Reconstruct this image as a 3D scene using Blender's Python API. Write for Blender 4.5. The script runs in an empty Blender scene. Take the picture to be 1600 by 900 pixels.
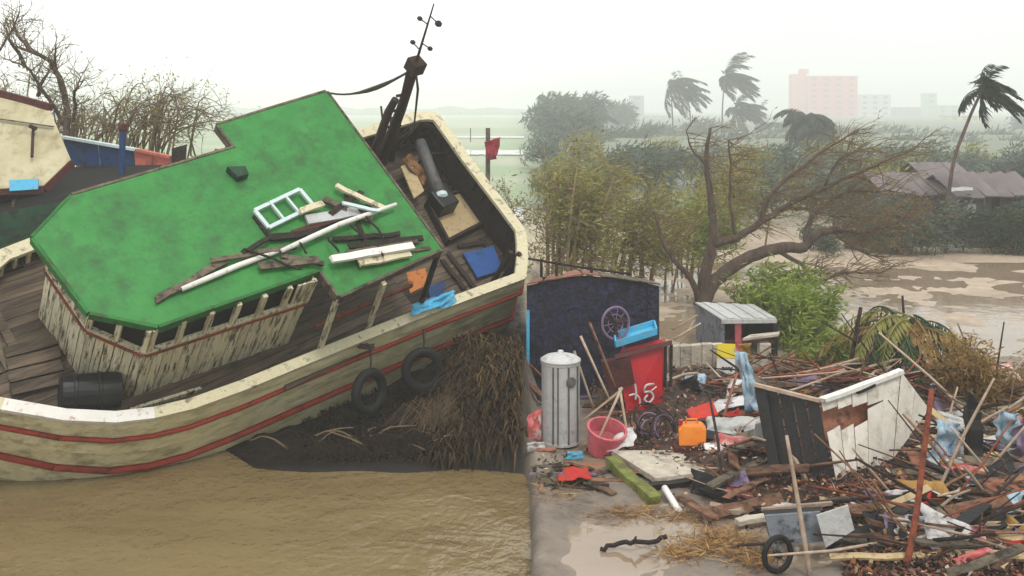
import bpy, bmesh, math, random
from mathutils import Vector, Matrix, noise
sc = bpy.context.scene
COL = sc.collection
V = Vector
# ------------------------------------------------------------------ camera, sky, sun, exposure
F, HY, H = 1600.0, 170.0, 6.0          # focal length in photo pixels, horizon row, camera height (m)
cd = bpy.data.cameras.new('camera'); cam = bpy.data.objects.new('camera', cd); COL.objects.link(cam)
cam.location = (0, 0, H); cam.rotation_euler = (math.radians(90), 0, 0)
cd.sensor_width = 36; cd.lens = 36.0; cd.shift_y = -(450 - HY) / 1600.0
cd.clip_start = .1; cd.clip_end = 6000
sc.camera = cam
SUN_EL, SUN_AZ = math.radians(58), math.radians(150)     # azimuth clockwise from +Y
w = bpy.data.worlds.new('World'); sc.world = w; w.use_nodes = True
nt = w.node_tree; nt.nodes.clear()
out = nt.nodes.new('ShaderNodeOutputWorld'); bg = nt.nodes.new('ShaderNodeBackground')
sky = nt.nodes.new('ShaderNodeTexSky'); sky.sky_type = 'NISHITA'; sky.sun_disc = False
sky.sun_elevation = SUN_EL; sky.sun_rotation = SUN_AZ; sky.dust_density = 5; sky.air_density = 1
tcw = nt.nodes.new('ShaderNodeTexCoord'); nz = nt.nodes.new('ShaderNodeTexNoise')
nz.inputs['Scale'].default_value = 1.1; nz.inputs['Detail'].default_value = 3
cr = nt.nodes.new('ShaderNodeValToRGB')                  # overcast cloud layer: white to pale grey-green
cr.color_ramp.elements[0].position = .25; cr.color_ramp.elements[0].color = (7.2, 7.8, 7.4, 1)
cr.color_ramp.elements[1].position = .8; cr.color_ramp.elements[1].color = (12.6, 12.6, 12.5, 1)
mx = nt.nodes.new('ShaderNodeMixRGB'); mx.inputs[0].default_value = .93
bg.inputs['Strength'].default_value = .1
sx_ = nt.nodes.new('ShaderNodeSeparateXYZ'); mrx = nt.nodes.new('ShaderNodeMapRange'); mrx.interpolation_type = 'SMOOTHSTEP'   # cloud thins towards the river side, thickens towards the town
mrx.inputs['From Min'].default_value = -.25; mrx.inputs['From Max'].default_value = .3; mrx.inputs['To Min'].default_value = .82; mrx.inputs['To Max'].default_value = .3
nsc = nt.nodes.new('ShaderNodeMath'); nsc.operation = 'MULTIPLY_ADD'; nsc.inputs[1].default_value = .5; nsc.inputs[2].default_value = -.25
sm_ = nt.nodes.new('ShaderNodeMath'); sm_.operation = 'ADD'
nt.links.new(tcw.outputs['Generated'], nz.inputs['Vector']); nt.links.new(tcw.outputs['Generated'], sx_.inputs[0]); nt.links.new(sx_.outputs['X'], mrx.inputs['Value'])
nt.links.new(nz.outputs['Fac'], nsc.inputs[0]); nt.links.new(nsc.outputs[0], sm_.inputs[0]); nt.links.new(mrx.outputs[0], sm_.inputs[1]); nt.links.new(sm_.outputs[0], cr.inputs['Fac'])
nt.links.new(sky.outputs['Color'], mx.inputs[1]); nt.links.new(cr.outputs['Color'], mx.inputs[2])
nt.links.new(mx.outputs['Color'], bg.inputs['Color']); nt.links.new(bg.outputs['Background'], out.inputs['Surface'])
sd = bpy.data.lights.new('sun', 'SUN'); sd.energy = 1.5; sd.angle = math.radians(14); sd.color = (1, .96, .9)
sun = bpy.data.objects.new('sun', sd); COL.objects.link(sun)
sdir = V((math.sin(SUN_AZ) * math.cos(SUN_EL), math.cos(SUN_AZ) * math.cos(SUN_EL), math.sin(SUN_EL)))
sun.rotation_euler = sdir.to_track_quat('Z', 'Y').to_euler(); sun.location = (0, 0, 30)
sc.view_settings.view_transform = 'Standard'; sc.view_settings.look = 'None'
sc.view_settings.exposure = 0.48; sc.view_settings.gamma = 1.0
sc.render.engine = 'CYCLES'
sc.cycles.max_bounces = 6; sc.cycles.volume_bounces = 2; sc.cycles.use_denoising = True
# ------------------------------------------------------------------ pixels to points
def P(px, py, D):
    return V(((px - 800) / F * D, D, H - (py - HY) / F * D))
def G(px, py, z=0.0):                                     # where that pixel's ray meets height z
    return P(px, py, (H - z) * F / (py - HY))
# pose of the stranded boat: x to the bow, y to its river side, z up; origin on the roof plane at its aft edge
_l = V((-.694, -.686, -.217)).normalized(); _t = V((.611, -.403, -.681)); _t = (_t - _l * _t.dot(_l)).normalized(); _n = _l.cross(_t)
BR = Matrix((_l, _t, _n)).transposed()
BT = V((-2.537, 20.0, 4.82))
BM = Matrix.Translation(BT) @ BR.to_4x4()
def BL(px, py, z):                                        # pixel to boat-local point at boat height z
    d = V(((px - 800) / F, 1, -(py - HY) / F)); o = V((0, 0, H))
    dl = BR.transposed() @ d; ol = BR.transposed() @ (o - BT)
    return ol + dl * ((z - ol.z) / dl.z)
def BWp(p): return BM @ V(p)
# ------------------------------------------------------------------ materials
KB = .7                              # photo tones to base colours (the photo is exposed bright)
def S(r, g, b, k=None):
    k = KB if k is None else k
    f = lambda c: (c / 255 / 12.92 if c < 10 else ((c / 255 + .055) / 1.055) ** 2.4) ** 1.14 * k
    return (f(r), f(g), f(b), 1)
MATS = {}
def pm(name, c1, c2=None, scale=3, stretch=(1, 1, 1), rough=.75, bump=.15, dirt=None, dscale=2.5, dlo=.5, dhi=.62, metal=0.0,
       rand=.25, spec=.35, bscale=None, lo=.33, hi=.67, attr=None, trans=0.0, damt=.9):
    m = bpy.data.materials.new(name); m.use_nodes = True; n = m.node_tree.nodes; L = m.node_tree.links
    b = n['Principled BSDF']; b.inputs['Roughness'].default_value = rough; b.inputs['Metallic'].default_value = metal
    b.inputs['Specular IOR Level'].default_value = spec
    tc = n.new('ShaderNodeTexCoord'); oi = n.new('ShaderNodeObjectInfo')
    mul = n.new('ShaderNodeMath'); mul.operation = 'MULTIPLY'; mul.inputs[1].default_value = 37.0; L.new(oi.outputs['Random'], mul.inputs[0])
    add = n.new('ShaderNodeVectorMath'); add.operation = 'ADD'; L.new(tc.outputs['Object'], add.inputs[0]); L.new(mul.outputs[0], add.inputs[1])
    mp = n.new('ShaderNodeMapping'); mp.inputs['Scale'].default_value = stretch; L.new(add.outputs[0], mp.inputs['Vector'])
    n1 = n.new('ShaderNodeTexNoise'); n1.inputs['Scale'].default_value = scale; n1.inputs['Detail'].default_value = 8; n1.inputs['Roughness'].default_value = .65
    L.new(mp.outputs[0], n1.inputs['Vector'])
    r1 = n.new('ShaderNodeValToRGB'); r1.color_ramp.elements[0].position = lo; r1.color_ramp.elements[1].position = hi
    r1.color_ramp.elements[0].color = c1; r1.color_ramp.elements[1].color = c2 or tuple(min(1, x * 1.35) for x in c1[:3]) + (1,)
    L.new(n1.outputs['Fac'], r1.inputs['Fac']); colour = r1.outputs['Color']
    if attr:
        at = n.new('ShaderNodeAttribute'); at.attribute_name = attr
        mm = n.new('ShaderNodeMixRGB'); mm.blend_type = 'MULTIPLY'; mm.inputs[0].default_value = 1
        L.new(colour, mm.inputs[1]); L.new(at.outputs['Color'], mm.inputs[2]); colour = mm.outputs[0]
    if dirt:
        n2 = n.new('ShaderNodeTexNoise'); n2.inputs['Scale'].default_value = dscale; n2.inputs['Detail'].default_value = 10; n2.inputs['Roughness'].default_value = .7
        L.new(mp.outputs[0], n2.inputs['Vector'])
        r2 = n.new('ShaderNodeValToRGB'); r2.color_ramp.elements[0].position = dlo; r2.color_ramp.elements[1].position = dhi
        r2.color_ramp.elements[0].color = (0, 0, 0, 1); r2.color_ramp.elements[1].color = (damt, damt, damt, 1)
        L.new(n2.outputs['Fac'], r2.inputs['Fac'])
        md = n.new('ShaderNodeMixRGB'); L.new(r2.outputs['Color'], md.inputs[0]); L.new(colour, md.inputs[1]); md.inputs[2].default_value = dirt
        colour = md.outputs[0]
    if rand:
        hs = n.new('ShaderNodeHueSaturation'); mr = n.new('ShaderNodeMapRange')
        mr.inputs['To Min'].default_value = 1 - rand; mr.inputs['To Max'].default_value = 1 + rand
        L.new(oi.outputs['Random'], mr.inputs['Value']); L.new(mr.outputs[0], hs.inputs['Value']); L.new(colour, hs.inputs['Color']); colour = hs.outputs[0]
    L.new(colour, b.inputs['Base Color'])
    if bump:
        n3 = n.new('ShaderNodeTexNoise'); n3.inputs['Scale'].default_value = bscale or scale * 4; n3.inputs['Detail'].default_value = 6
        L.new(mp.outputs[0], n3.inputs['Vector'])
        bp = n.new('ShaderNodeBump'); bp.inputs['Strength'].default_value = min(1, bump * 3); bp.inputs['Distance'].default_value = .03
        L.new(n3.outputs['Fac'], bp.inputs['Height']); L.new(bp.outputs[0], b.inputs['Normal'])
    if trans:
        o = n['Material Output']; tr = n.new('ShaderNodeBsdfTranslucent'); L.new(colour, tr.inputs['Color'])
        ms = n.new('ShaderNodeMixShader'); ms.inputs[0].default_value = trans
        L.new(b.outputs[0], ms.inputs[1]); L.new(tr.outputs[0], ms.inputs[2]); L.new(ms.outputs[0], o.inputs['Surface'])
    MATS[name] = m; return m
# ------------------------------------------------------------------ mesh builder
class MB:
    def __init__(s): s.v = []; s.f = []; s.c = []
    def _add(s, vs, fs):
        o = len(s.v); s.v += [V(a) for a in vs]; s.f += [tuple(i + o for i in q) for q in fs]
        return s
    def box(s, c, size, rot=None):
        x, y, z = [a / 2 for a in size]; c = V(c); rot = rot or Matrix.Identity(3)
        vs = [c + rot @ V((i * x, j * y, k * z)) for k in (-1, 1) for j in (-1, 1) for i in (-1, 1)]
        return s._add(vs, [(0, 2, 3, 1), (4, 5, 7, 6), (0, 1, 5, 4), (2, 6, 7, 3), (0, 4, 6, 2), (1, 3, 7, 5)])
    def beam(s, a, b, wd, th, up=(0, 0, 1), n=1, jit=0.0, rng=random):
        a, b = V(a), V(b); d = (b - a).normalized(); up = V(up)
        sd = d.cross(up)
        if sd.length < 1e-3: sd = d.cross(V((1, 0, 0)))
        sd.normalize(); u = sd.cross(d).normalized(); vs = []; fs = []
        for i in range(n + 1):
            p = a.lerp(b, i / n) + (sd * rng.uniform(-jit, jit) + u * rng.uniform(-jit, jit) if jit else V((0, 0, 0)))
            for q, r in ((-1, -1), (1, -1), (1, 1), (-1, 1)):
                e = d * rng.uniform(-jit, jit) * 2 if jit and i in (0, n) else V((0, 0, 0))
                vs.append(p + sd * q * wd / 2 + u * r * th / 2 + e)
        for i in range(n):
            for k in range(4):
                fs.append((i * 4 + k, i * 4 + (k + 1) % 4, i * 4 + 4 + (k + 1) % 4, i * 4 + 4 + k))
        fs += [(3, 2, 1, 0), tuple(n * 4 + k for k in range(4))]
        return s._add(vs, fs)
    def tube(s, pts, rad, n=8, cap=True):
        pts = [V(p) for p in pts]; m = len(pts)
        if not hasattr(rad, '__len__'): rad = [rad] * m
        vs = []; fs = []; ref = None
        for i, p in enumerate(pts):
            d = (pts[min(i + 1, m - 1)] - pts[max(i - 1, 0)])
            d = d.normalized() if d.length > 1e-9 else V((0, 0, 1))
            if ref is None:
                ref = d.orthogonal().normalized()
            a = (ref - d * ref.dot(d)); a = a.normalized() if a.length > 1e-6 else d.orthogonal().normalized(); ref = a; b = d.cross(a)
            for k in range(n):
                t = 2 * math.pi * k / n; vs.append(p + (a * math.cos(t) + b * math.sin(t)) * rad[i])
        for i in range(m - 1):
            for k in range(n):
                fs.append((i * n + k, i * n + (k + 1) % n, (i + 1) * n + (k + 1) % n, (i + 1) * n + k))
        if cap: fs += [tuple(range(n))[::-1], tuple((m - 1) * n + k for k in range(n))]
        return s._add(vs, fs)
    def ring(s, c, axis, R, r, n=28, k=10, sq=1.0):          # torus
        axis = V(axis).normalized(); a = axis.orthogonal().normalized(); b = axis.cross(a); vs = []; fs = []
        for i in range(n):
            t = 2 * math.pi * i / n; d = a * math.cos(t) + b * math.sin(t)
            for j in range(k):
                u = 2 * math.pi * j / k; vs.append(V(c) + d * (R + r * math.cos(u)) + axis * r * sq * math.sin(u))
        for i in range(n):
            for j in range(k):
                fs.append((i * k + j, ((i + 1) % n) * k + j, ((i + 1) % n) * k + (j + 1) % k, i * k + (j + 1) % k))
        return s._add(vs, fs)
    def lathe(s, c, axis, prof, n=20):                      # prof: (radius, height) pairs along axis
        axis = V(axis).normalized(); a = axis.orthogonal().normalized(); b = axis.cross(a); vs = []; fs = []
        for r, h in prof:
            for i in range(n):
                t = 2 * math.pi * i / n; vs.append(V(c) + axis * h + (a * math.cos(t) + b * math.sin(t)) * r)
        for j in range(len(prof) - 1):
            for i in range(n): fs.append((j * n + i, j * n + (i + 1) % n, (j + 1) * n + (i + 1) % n, (j + 1) * n + i))
        fs += [tuple(range(n))[::-1], tuple((len(prof) - 1) * n + i for i in range(n))]
        return s._add(vs, fs)
    def prism(s, poly, ext):                                # polygon pushed along a vector
        n = len(poly); ext = V(ext); vs = [V(p) for p in poly] + [V(p) + ext for p in poly]
        return s._add(vs, [tuple(range(n))[::-1], tuple(range(n, 2 * n))] + [(i, (i + 1) % n, n + (i + 1) % n, n + i) for i in range(n)])
    def grid(s, rows):
        n = len(rows[0]); vs = [p for r in rows for p in r]
        return s._add(vs, [(i * n + j, i * n + j + 1, (i + 1) * n + j + 1, (i + 1) * n + j) for i in range(len(rows) - 1) for j in range(n - 1)])
    def leaf(s, p, d, ln, wd, nrm, col=None):
        p, d = V(p), V(d).normalized(); sd = d.cross(V(nrm))
        sd = sd.normalized() if sd.length > 1e-4 else d.orthogonal().normalized()
        o = len(s.v); s.v += [p, p + d * ln * .45 + sd * wd / 2, p + d * ln, p + d * ln * .45 - sd * wd / 2]; s.f.append((o, o + 1, o + 2, o + 3))
        if col: s.c.append((len(s.f) - 1, col))
        return s
    def build(s, name, mat, parent=None, smooth=False, bevel=0, solid=0, world=False):
        me = bpy.data.meshes.new(name); vs = s.v; off = V((0, 0, 0))
        if parent is None:
            lo = [min(p[i] for p in vs) for i in range(3)]; hi = [max(p[i] for p in vs) for i in range(3)]
            off = V(((lo[0] + hi[0]) / 2, (lo[1] + hi[1]) / 2, lo[2])); vs = [p - off for p in vs]
        elif world:
            off = V((0, 0, 0)); q_ = parent
            while q_ is not None: off = off + q_.matrix_basis.translation; q_ = q_.parent
            vs = [p - off for p in vs]
        me.from_pydata([tuple(p) for p in vs], [], s.f); me.validate(); me.update()
        if smooth: me.polygons.foreach_set('use_smooth', [True] * len(me.polygons))
        if s.c:
            at = me.color_attributes.new('tint', 'FLOAT_COLOR', 'CORNER'); cols = {i: c for i, c in s.c}; k = 0; flat = []
            for q in me.polygons: flat += list(cols.get(q.index, (1, 1, 1, 1))) * q.loop_total
            at.data.foreach_set('color', flat)
        me.materials.append(MATS[mat] if isinstance(mat, str) else mat)
        o = bpy.data.objects.new(name, me); COL.objects.link(o)
        if parent is None: o.location = off
        else: o.parent = parent
        if bevel:
            bm_ = o.modifiers.new('bevel', 'BEVEL'); bm_.width = bevel; bm_.segments = 2; bm_.limit_method = 'ANGLE'
        if solid:
            sm = o.modifiers.new('solid', 'SOLIDIFY'); sm.thickness = solid
        return o
def tag(o, label, cat, group=None, kind=None):
    if label: o['label'] = label
    if cat: o['category'] = cat
    if group: o['group'] = group
    if kind: o['kind'] = kind
    return o
def struct(o, kind='structure'):
    o['kind'] = kind; return o
def root(name, loc, label, cat, group=None, mat=None):
    o = bpy.data.objects.new(name, None); COL.objects.link(o); o.empty_display_size = .2
    if mat is not None: o.matrix_basis = mat
    else: o.location = loc
    return tag(o, label, cat, group)
def sstep(a, b, x):
    t = max(0, min(1, (x - a) / (b - a))); return t * t * (3 - 2 * t)
def fbm(x, y, s=1.0, z=0.0): return noise.fractal(V((x * s, y * s, z)), 1.0, 2.0, 5)
# ------------------------------------------------------------------ colours of things
pm('green_paint', S(44, 134, 56), S(62, 154, 70), scale=2.6, rough=.5, bump=.1, dirt=S(46, 74, 40), dscale=2.4, dlo=.47, dhi=.7, rand=0, bscale=9, damt=.7)
pm('green_edge', S(38, 110, 50), S(58, 140, 66), scale=3, dirt=S(70, 80, 50), dscale=4, rand=.1)
pm('weathered_wood', S(92, 82, 68), S(140, 128, 108), scale=5, stretch=(1, 1, 1), dirt=S(45, 38, 32), dscale=6, bump=.25)
pm('cream_plank', S(220, 212, 178), S(240, 234, 208), scale=5, stretch=(2.2, 2.2, .3), dirt=S(56, 46, 32), dscale=7, dlo=.5, dhi=.6, bump=.25, rand=.14)
pm('cream_hull', S(222, 211, 164), S(242, 234, 198), scale=4, stretch=(.3, 1, 1), dirt=S(104, 98, 56), dscale=4.5, dlo=.46, dhi=.74, bump=.15, rand=.1)
pm('low_hull', S(186, 176, 122), S(214, 206, 156), scale=4, stretch=(.35, 1, 1), dirt=S(70, 70, 36), dscale=4, dlo=.42, dhi=.72, bump=.2, rand=.1)
pm('cream_rail', S(218, 208, 172), S(238, 230, 204), scale=5, dirt=S(120, 96, 60), dscale=5, dlo=.53, dhi=.66, bump=.2, rand=0)
pm('white_paint', S(236, 232, 224), S(246, 244, 240), scale=5, dirt=S(170, 120, 95), dscale=8, dlo=.58, dhi=.68, bump=.08, rand=.05)
pm('red_strake', S(150, 52, 30), S(180, 74, 46), scale=4, stretch=(.4, 1, 1), dirt=S(72, 30, 22), dscale=4, dlo=.5, dhi=.66, rand=.08, bump=.15)
pm('red_trim', S(140, 66, 44), S(164, 88, 60), scale=4, dirt=S(80, 50, 36), dscale=5, rand=.08)
pm('deck_wood', S(84, 72, 60), S(132, 114, 96), scale=4, stretch=(.2, 1.6, 1), dirt=S(38, 30, 24), dscale=5, dlo=.48, dhi=.66, bump=.3, rand=.3)
pm('dark_wood', S(40, 30, 25), S(66, 50, 40), scale=6, rough=.85, bump=.3, rand=.3)
pm('rust_mast', S(52, 34, 28), S(84, 58, 46), scale=8, rough=.85, bump=.3, rand=.15)
pm('black_rubber', S(14, 14, 15), S(26, 26, 28), scale=8, rough=.7, bump=.15, rand=.1)
pm('black_plastic', S(14, 17, 22), S(26, 30, 36), scale=4, rough=.4, bump=.05, dirt=S(80, 72, 60), dscale=3, dlo=.62, dhi=.8, rand=.1)
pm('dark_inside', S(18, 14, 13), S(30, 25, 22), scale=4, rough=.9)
pm('grey_metal', S(196, 196, 196), S(232, 232, 230), scale=3, rough=.35, metal=.25, bump=.06, dirt=S(110, 100, 92), dscale=3, dlo=.52, dhi=.72, rand=.08)
pm('dull_pipe', S(92, 92, 94), S(126, 126, 126), scale=4, rough=.6, dirt=S(90, 60, 44), dscale=4, rand=.1)
pm('blue_paint', S(38, 84, 150), S(58, 110, 176), scale=4, dirt=S(40, 50, 60), dscale=4, dlo=.5, dhi=.7, rand=.1)
pm('deep_blue', S(24, 62, 112), S(38, 84, 138), scale=3, stretch=(.3, 1, 1), dirt=S(26, 30, 40), dscale=3, dlo=.52, dhi=.7, rand=.1)
pm('light_blue', S(72, 178, 222), S(110, 204, 238), scale=4, rough=.45, bump=.08, dirt=S(120, 140, 146), dscale=4, dlo=.5, dhi=.72, rand=.1)
pm('salmon', S(206, 112, 96), S(224, 140, 122), scale=4, dirt=S(150, 80, 66), dscale=4, rand=.1)
pm('cream_roof', S(196, 186, 152), S(216, 208, 178), scale=2, dirt=S(140, 128, 92), dscale=2.5, dlo=.5, dhi=.75, rand=0, bump=.1)
pm('maroon', S(82, 34, 32), S(112, 52, 48), scale=4, dirt=S(50, 26, 24), dscale=4, rand=.1)
pm('dark_green', S(28, 66, 46), S(46, 92, 64), scale=3, dirt=S(28, 34, 28), dscale=4, rand=.1)
pm('orange_board', S(190, 118, 56), S(212, 140, 78), scale=4, dirt=S(110, 70, 40), dscale=4, rand=.1)
pm('pale_wood', S(190, 166, 124), S(216, 196, 158), scale=5, dirt=S(120, 92, 62), dscale=5, dlo=.52, dhi=.68, rand=.15, bump=.2)
pm('window_frame', S(206, 222, 224), S(228, 240, 240), scale=6, dirt=S(130, 130, 120), dscale=6, dlo=.58, dhi=.7, rand=0)
pm('rope', S(60, 52, 46), S(96, 86, 76), scale=20, rough=.95, bump=.3)
pm('bark', S(82, 68, 60), S(124, 106, 94), scale=6, stretch=(1, 1, .3), rough=.95, bump=.5, rand=.1)
pm('twig', S(104, 84, 62), S(142, 120, 88), scale=6, rough=.95, rand=.2, bump=0)
pm('dry_twig', S(128, 108, 88), S(164, 144, 116), scale=6, rough=.95, rand=.2, bump=0)
for nm, a, b in (('leaf_dark', (50, 74, 44), (84, 110, 62)), ('leaf_olive', (142, 140, 72), (186, 180, 106)), ('leaf_bright', (124, 146, 56), (164, 182, 84)),
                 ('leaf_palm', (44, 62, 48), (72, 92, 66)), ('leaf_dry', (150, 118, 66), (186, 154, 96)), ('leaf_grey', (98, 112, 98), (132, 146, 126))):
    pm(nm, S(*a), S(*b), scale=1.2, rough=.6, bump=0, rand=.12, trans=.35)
# ------------------------------------------------------------------ terrain
rnd = random.Random(7)
def shore_x(Y): return .0125 * Y + .05 * noise.noise(V((Y * 1.3, 3.1, 0))) + .03
def heap(X, Y):
    q = 1.6 * sstep(3.8, 5.2, X); m = sstep(1.0, 2.6, X) * sstep(13.2 - q, 15.2 - q, Y) * (1 - sstep(20.5, 23.5, Y)) * (1 - sstep(11, 14, X))
    if 1.0 < X < 4.2: m *= 1 - .9 * (1 - sstep(14.6, 17.0, Y)) * (1 - sstep(2.6, 4.2, X))
    return m
def hg(X, Y):
    ys = min(25.0, 17.15 + 1.4 * max(0, -4.3 - X) + .25 * noise.noise(V((X * .8, 9.0, 1)))); lg = 1.7 + 3.8 * sstep(-.35, -1.7, X)
    zl = -.9 + .97 * sstep(ys - 1.2, ys, Y) + 1.1 * sstep(0, 1, (Y - ys + .5 - 1.5 * sstep(-.5, -1.8, X)) / lg)
    zl = zl if Y < 26 else zl + (.6 - zl) * sstep(26, 45, Y)
    if Y > ys + .3: zl += .12 * fbm(X, Y, .8) * (1 if Y < 40 else .4) + (.12 * fbm(X, Y, 2.6, 7) if Y < 26 else 0)
    zr = .29 + .06 * fbm(X, Y, .55, 4) + .02 * fbm(X, Y, 2.5) + .1 * (1 - sstep(0, .9, X - shore_x(Y)))
    h = heap(X, Y)
    if h > 0: zr += h * (.2 + .2 * fbm(X, Y, .7, 2) + .08 * fbm(X, Y, 2.4, 2))
    if Y > 40: zr += (.5 - .29) * sstep(40, 60, Y)
    sx = shore_x(Y); wd = .12 + .9 * sstep(18, 26, Y) + max(0, Y - 30) * .02
    t = sstep(sx - .07, sx + wd, X)
    return zl + (zr - zl) * t
def axis(a, b, d0, lo, hi, g=1.16):
    xs = [a + i * d0 for i in range(int((b - a) / d0) + 1)]
    d = d0; x = xs[-1]
    while x < hi: d *= g; x = min(hi, x + d); xs.append(x)
    d = d0; x = xs[0]; pre = []
    while x > lo: d *= g; x = max(lo, x - d); pre.append(x)
    return pre[::-1] + xs
xs = axis(-5, 13, .11, -2500, 2500); ys_ = axis(12.2, 30, .12, -25, 3200, 1.1)
mb = MB(); mb.grid([[V((x, y, hg(x, y))) for x in xs] for y in ys_])
cols = []
mud, sand, dark, field, field2 = [V(S(*c)[:3]) for c in ((152, 140, 128), (200, 182, 162), (34, 27, 21), (160, 178, 140), (188, 190, 166))]  # dark: brown bank tone with the hull's shade painted in
trash = V(S(84, 64, 54)[:3])
for p in mb.v:
    X, Y = p.x, p.y; sx = shore_x(Y); wd = .15 + max(0, Y - 26) * .02
    t = sstep(sx - wd, sx + wd, X)
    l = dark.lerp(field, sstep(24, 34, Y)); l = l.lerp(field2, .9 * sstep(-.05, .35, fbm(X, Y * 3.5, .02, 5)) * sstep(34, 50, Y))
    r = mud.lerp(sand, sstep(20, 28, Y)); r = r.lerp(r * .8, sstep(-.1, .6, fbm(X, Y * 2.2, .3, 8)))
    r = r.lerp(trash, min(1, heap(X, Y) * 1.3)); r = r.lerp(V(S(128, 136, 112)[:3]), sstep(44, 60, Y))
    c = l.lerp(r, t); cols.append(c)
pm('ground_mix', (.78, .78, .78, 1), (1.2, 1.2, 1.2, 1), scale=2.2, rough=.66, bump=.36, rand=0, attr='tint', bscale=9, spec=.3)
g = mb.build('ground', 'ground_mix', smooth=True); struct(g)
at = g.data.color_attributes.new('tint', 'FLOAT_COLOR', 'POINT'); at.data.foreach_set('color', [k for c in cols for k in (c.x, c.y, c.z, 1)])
def water_mat(name, c1, c2, rough, sx, strength, tr=0.0, big=.9):
    m = pm(name, c1, c2, scale=.5, stretch=(.5, 1.4, 1), rough=rough, bump=0, rand=0, spec=.5); n = m.node_tree.nodes; L = m.node_tree.links
    tc = n.new('ShaderNodeTexCoord'); prev = None
    for sc_, st, dist in ((big, (.9, 1.2, 1), .10), (2.6, (1.4, 1.2, 1), .055), (7.0, (1.6, 1.2, 1), .02)):
        mp = n.new('ShaderNodeMapping'); mp.inputs['Scale'].default_value = st; mp.inputs['Rotation'].default_value = (0, 0, .12)
        L.new(tc.outputs['Object'], mp.inputs['Vector'])
        nn = n.new('ShaderNodeTexNoise'); nn.inputs['Scale'].default_value = sc_; nn.inputs['Detail'].default_value = 3; nn.inputs['Distortion'].default_value = .4
        L.new(mp.outputs[0], nn.inputs['Vector'])
        b = n.new('ShaderNodeBump'); b.inputs['Strength'].default_value = strength; b.inputs['Distance'].default_value = dist
        L.new(nn.outputs['Fac'], b.inputs['Height'])
        if prev: L.new(prev.outputs[0], b.inputs['Normal'])
        prev = b
    L.new(prev.outputs[0], n['Principled BSDF'].inputs['Normal'])
    return m
water_mat('river_water', S(136, 118, 84), S(154, 136, 100), .03, 1, .75)
mb = MB(); mb.grid([[V((x, y, 0)) for x in (-260, -60, -20, -8, 0, 1.2)] for y in (-25, 5, 12, 18, 24, 40)])
struct(mb.build('river_water', 'river_water'))
water_mat('puddle_water', S(158, 138, 118), S(176, 158, 138), .05, 1, .05, big=2.5)
mb = MB(); mb.grid([[V((x, y, .293)) for x in (.55, 4, 10, 22, 40)] for y in (5, 13, 18, 25, 38)])
struct(mb.build('puddle_water', 'puddle_water'))
# flooded strips lying in the far fields
water_mat('field_water', S(190, 192, 186), S(205, 206, 200), .08, 1, .1)
def strip(name, py, hpx, x0, x1, z):
    m = MB(); top, bot = [], []; n = 24
    for i in range(n + 1):
        px = x0 + (x1 - x0) * i / n; a = .8 * noise.noise(V((i * .6, py, 0)))
        top.append(G(px, py - hpx / 2 * (1 + .5 * a), z)); bot.append(G(px, py + hpx / 2 * (1 - .4 * noise.noise(V((i * .9, py, 4)))), z))
    m.grid([bot, top]); return struct(m.build(name, 'field_water'))
strip('field_water', 336, 20, 690, 818, .78); strip('field_water', 238, 7, 660, 819, .72); strip('field_water', 214, 2.5, 560, 819, .72); strip('field_water', 262, 4, 300, 420, .74)
# damp, drizzly air
hm = bpy.data.materials.new('haze'); hm.use_nodes = True; n = hm.node_tree.nodes; n.remove(n['Principled BSDF'])
pv = n.new('ShaderNodeVolumePrincipled'); pv.inputs['Color'].default_value = (.975, .99, .98, 1); pv.inputs['Density'].default_value = .002
pv.inputs['Anisotropy'].default_value = .2
hm.node_tree.links.new(pv.outputs[0], n['Material Output'].inputs['Volume'])
hz = MB().box((0, 1585, 17), (5200, 3320, 38)).build('haze', hm); struct(hz, 'stuff')
pm('brown_deck', S(110, 78, 50), S(150, 112, 76), scale=5, rough=.9, bump=.2)
# ------------------------------------------------------------------ stranded fishing boat
boat = root('fishing_boat', None, 'wooden fishing boat with bright green roof heeled over on the river bank', 'boat', mat=BM)
def interp(tab, x):
    for (a, u), (b, v_) in zip(tab, tab[1:]):
        if a <= x <= b or (x - a) * (x - b) <= 0: return u + (v_ - u) * (x - a) / (b - a)
    return tab[0][1] if abs(x - tab[0][0]) < abs(x - tab[-1][0]) else tab[-1][1]
NEAR = [(8.75, .0), (8.3, .28), (7.9, .56), (7.42, .93), (6.7, 1.49), (6.06, 1.86), (5.5, 2.06), (4.9, 2.19), (4, 2.27), (3.1, 2.31), (1.6, 2.38), (.5, 2.44), (-.53, 2.5), (-1.6, 2.58), (-2.58, 2.66)]
QUART = [(-2.9, 2.35), (-3.2, 2.0), (-3.42, 1.68)]
STERN = [(-3.47, 1.0), (-3.51, .24), (-3.56, -.6), (-3.64, -1.4), (-3.68, -1.95), (-3.45, -2.1)]
FAR = [(-3.2, -2.19), (-2, -2.2), (0, -2.2), (2, -2.14), (4, -2.05), (5.2, -1.97), (5.8, -1.91), (6.33, -1.85), (6.9, -1.55), (7.5, -1.1), (8.1, -.58), (8.5, -.2)]
OUT = NEAR + QUART + STERN + FAR                          # gunwale outline, closed
ZG, ZD, ZA = -1.67, -1.99, -2.5
def sheer(x): return ZG + .012 * max(0, x - 5) ** 2 + (.04 * max(0, -2.2 - x) ** 2)
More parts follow.
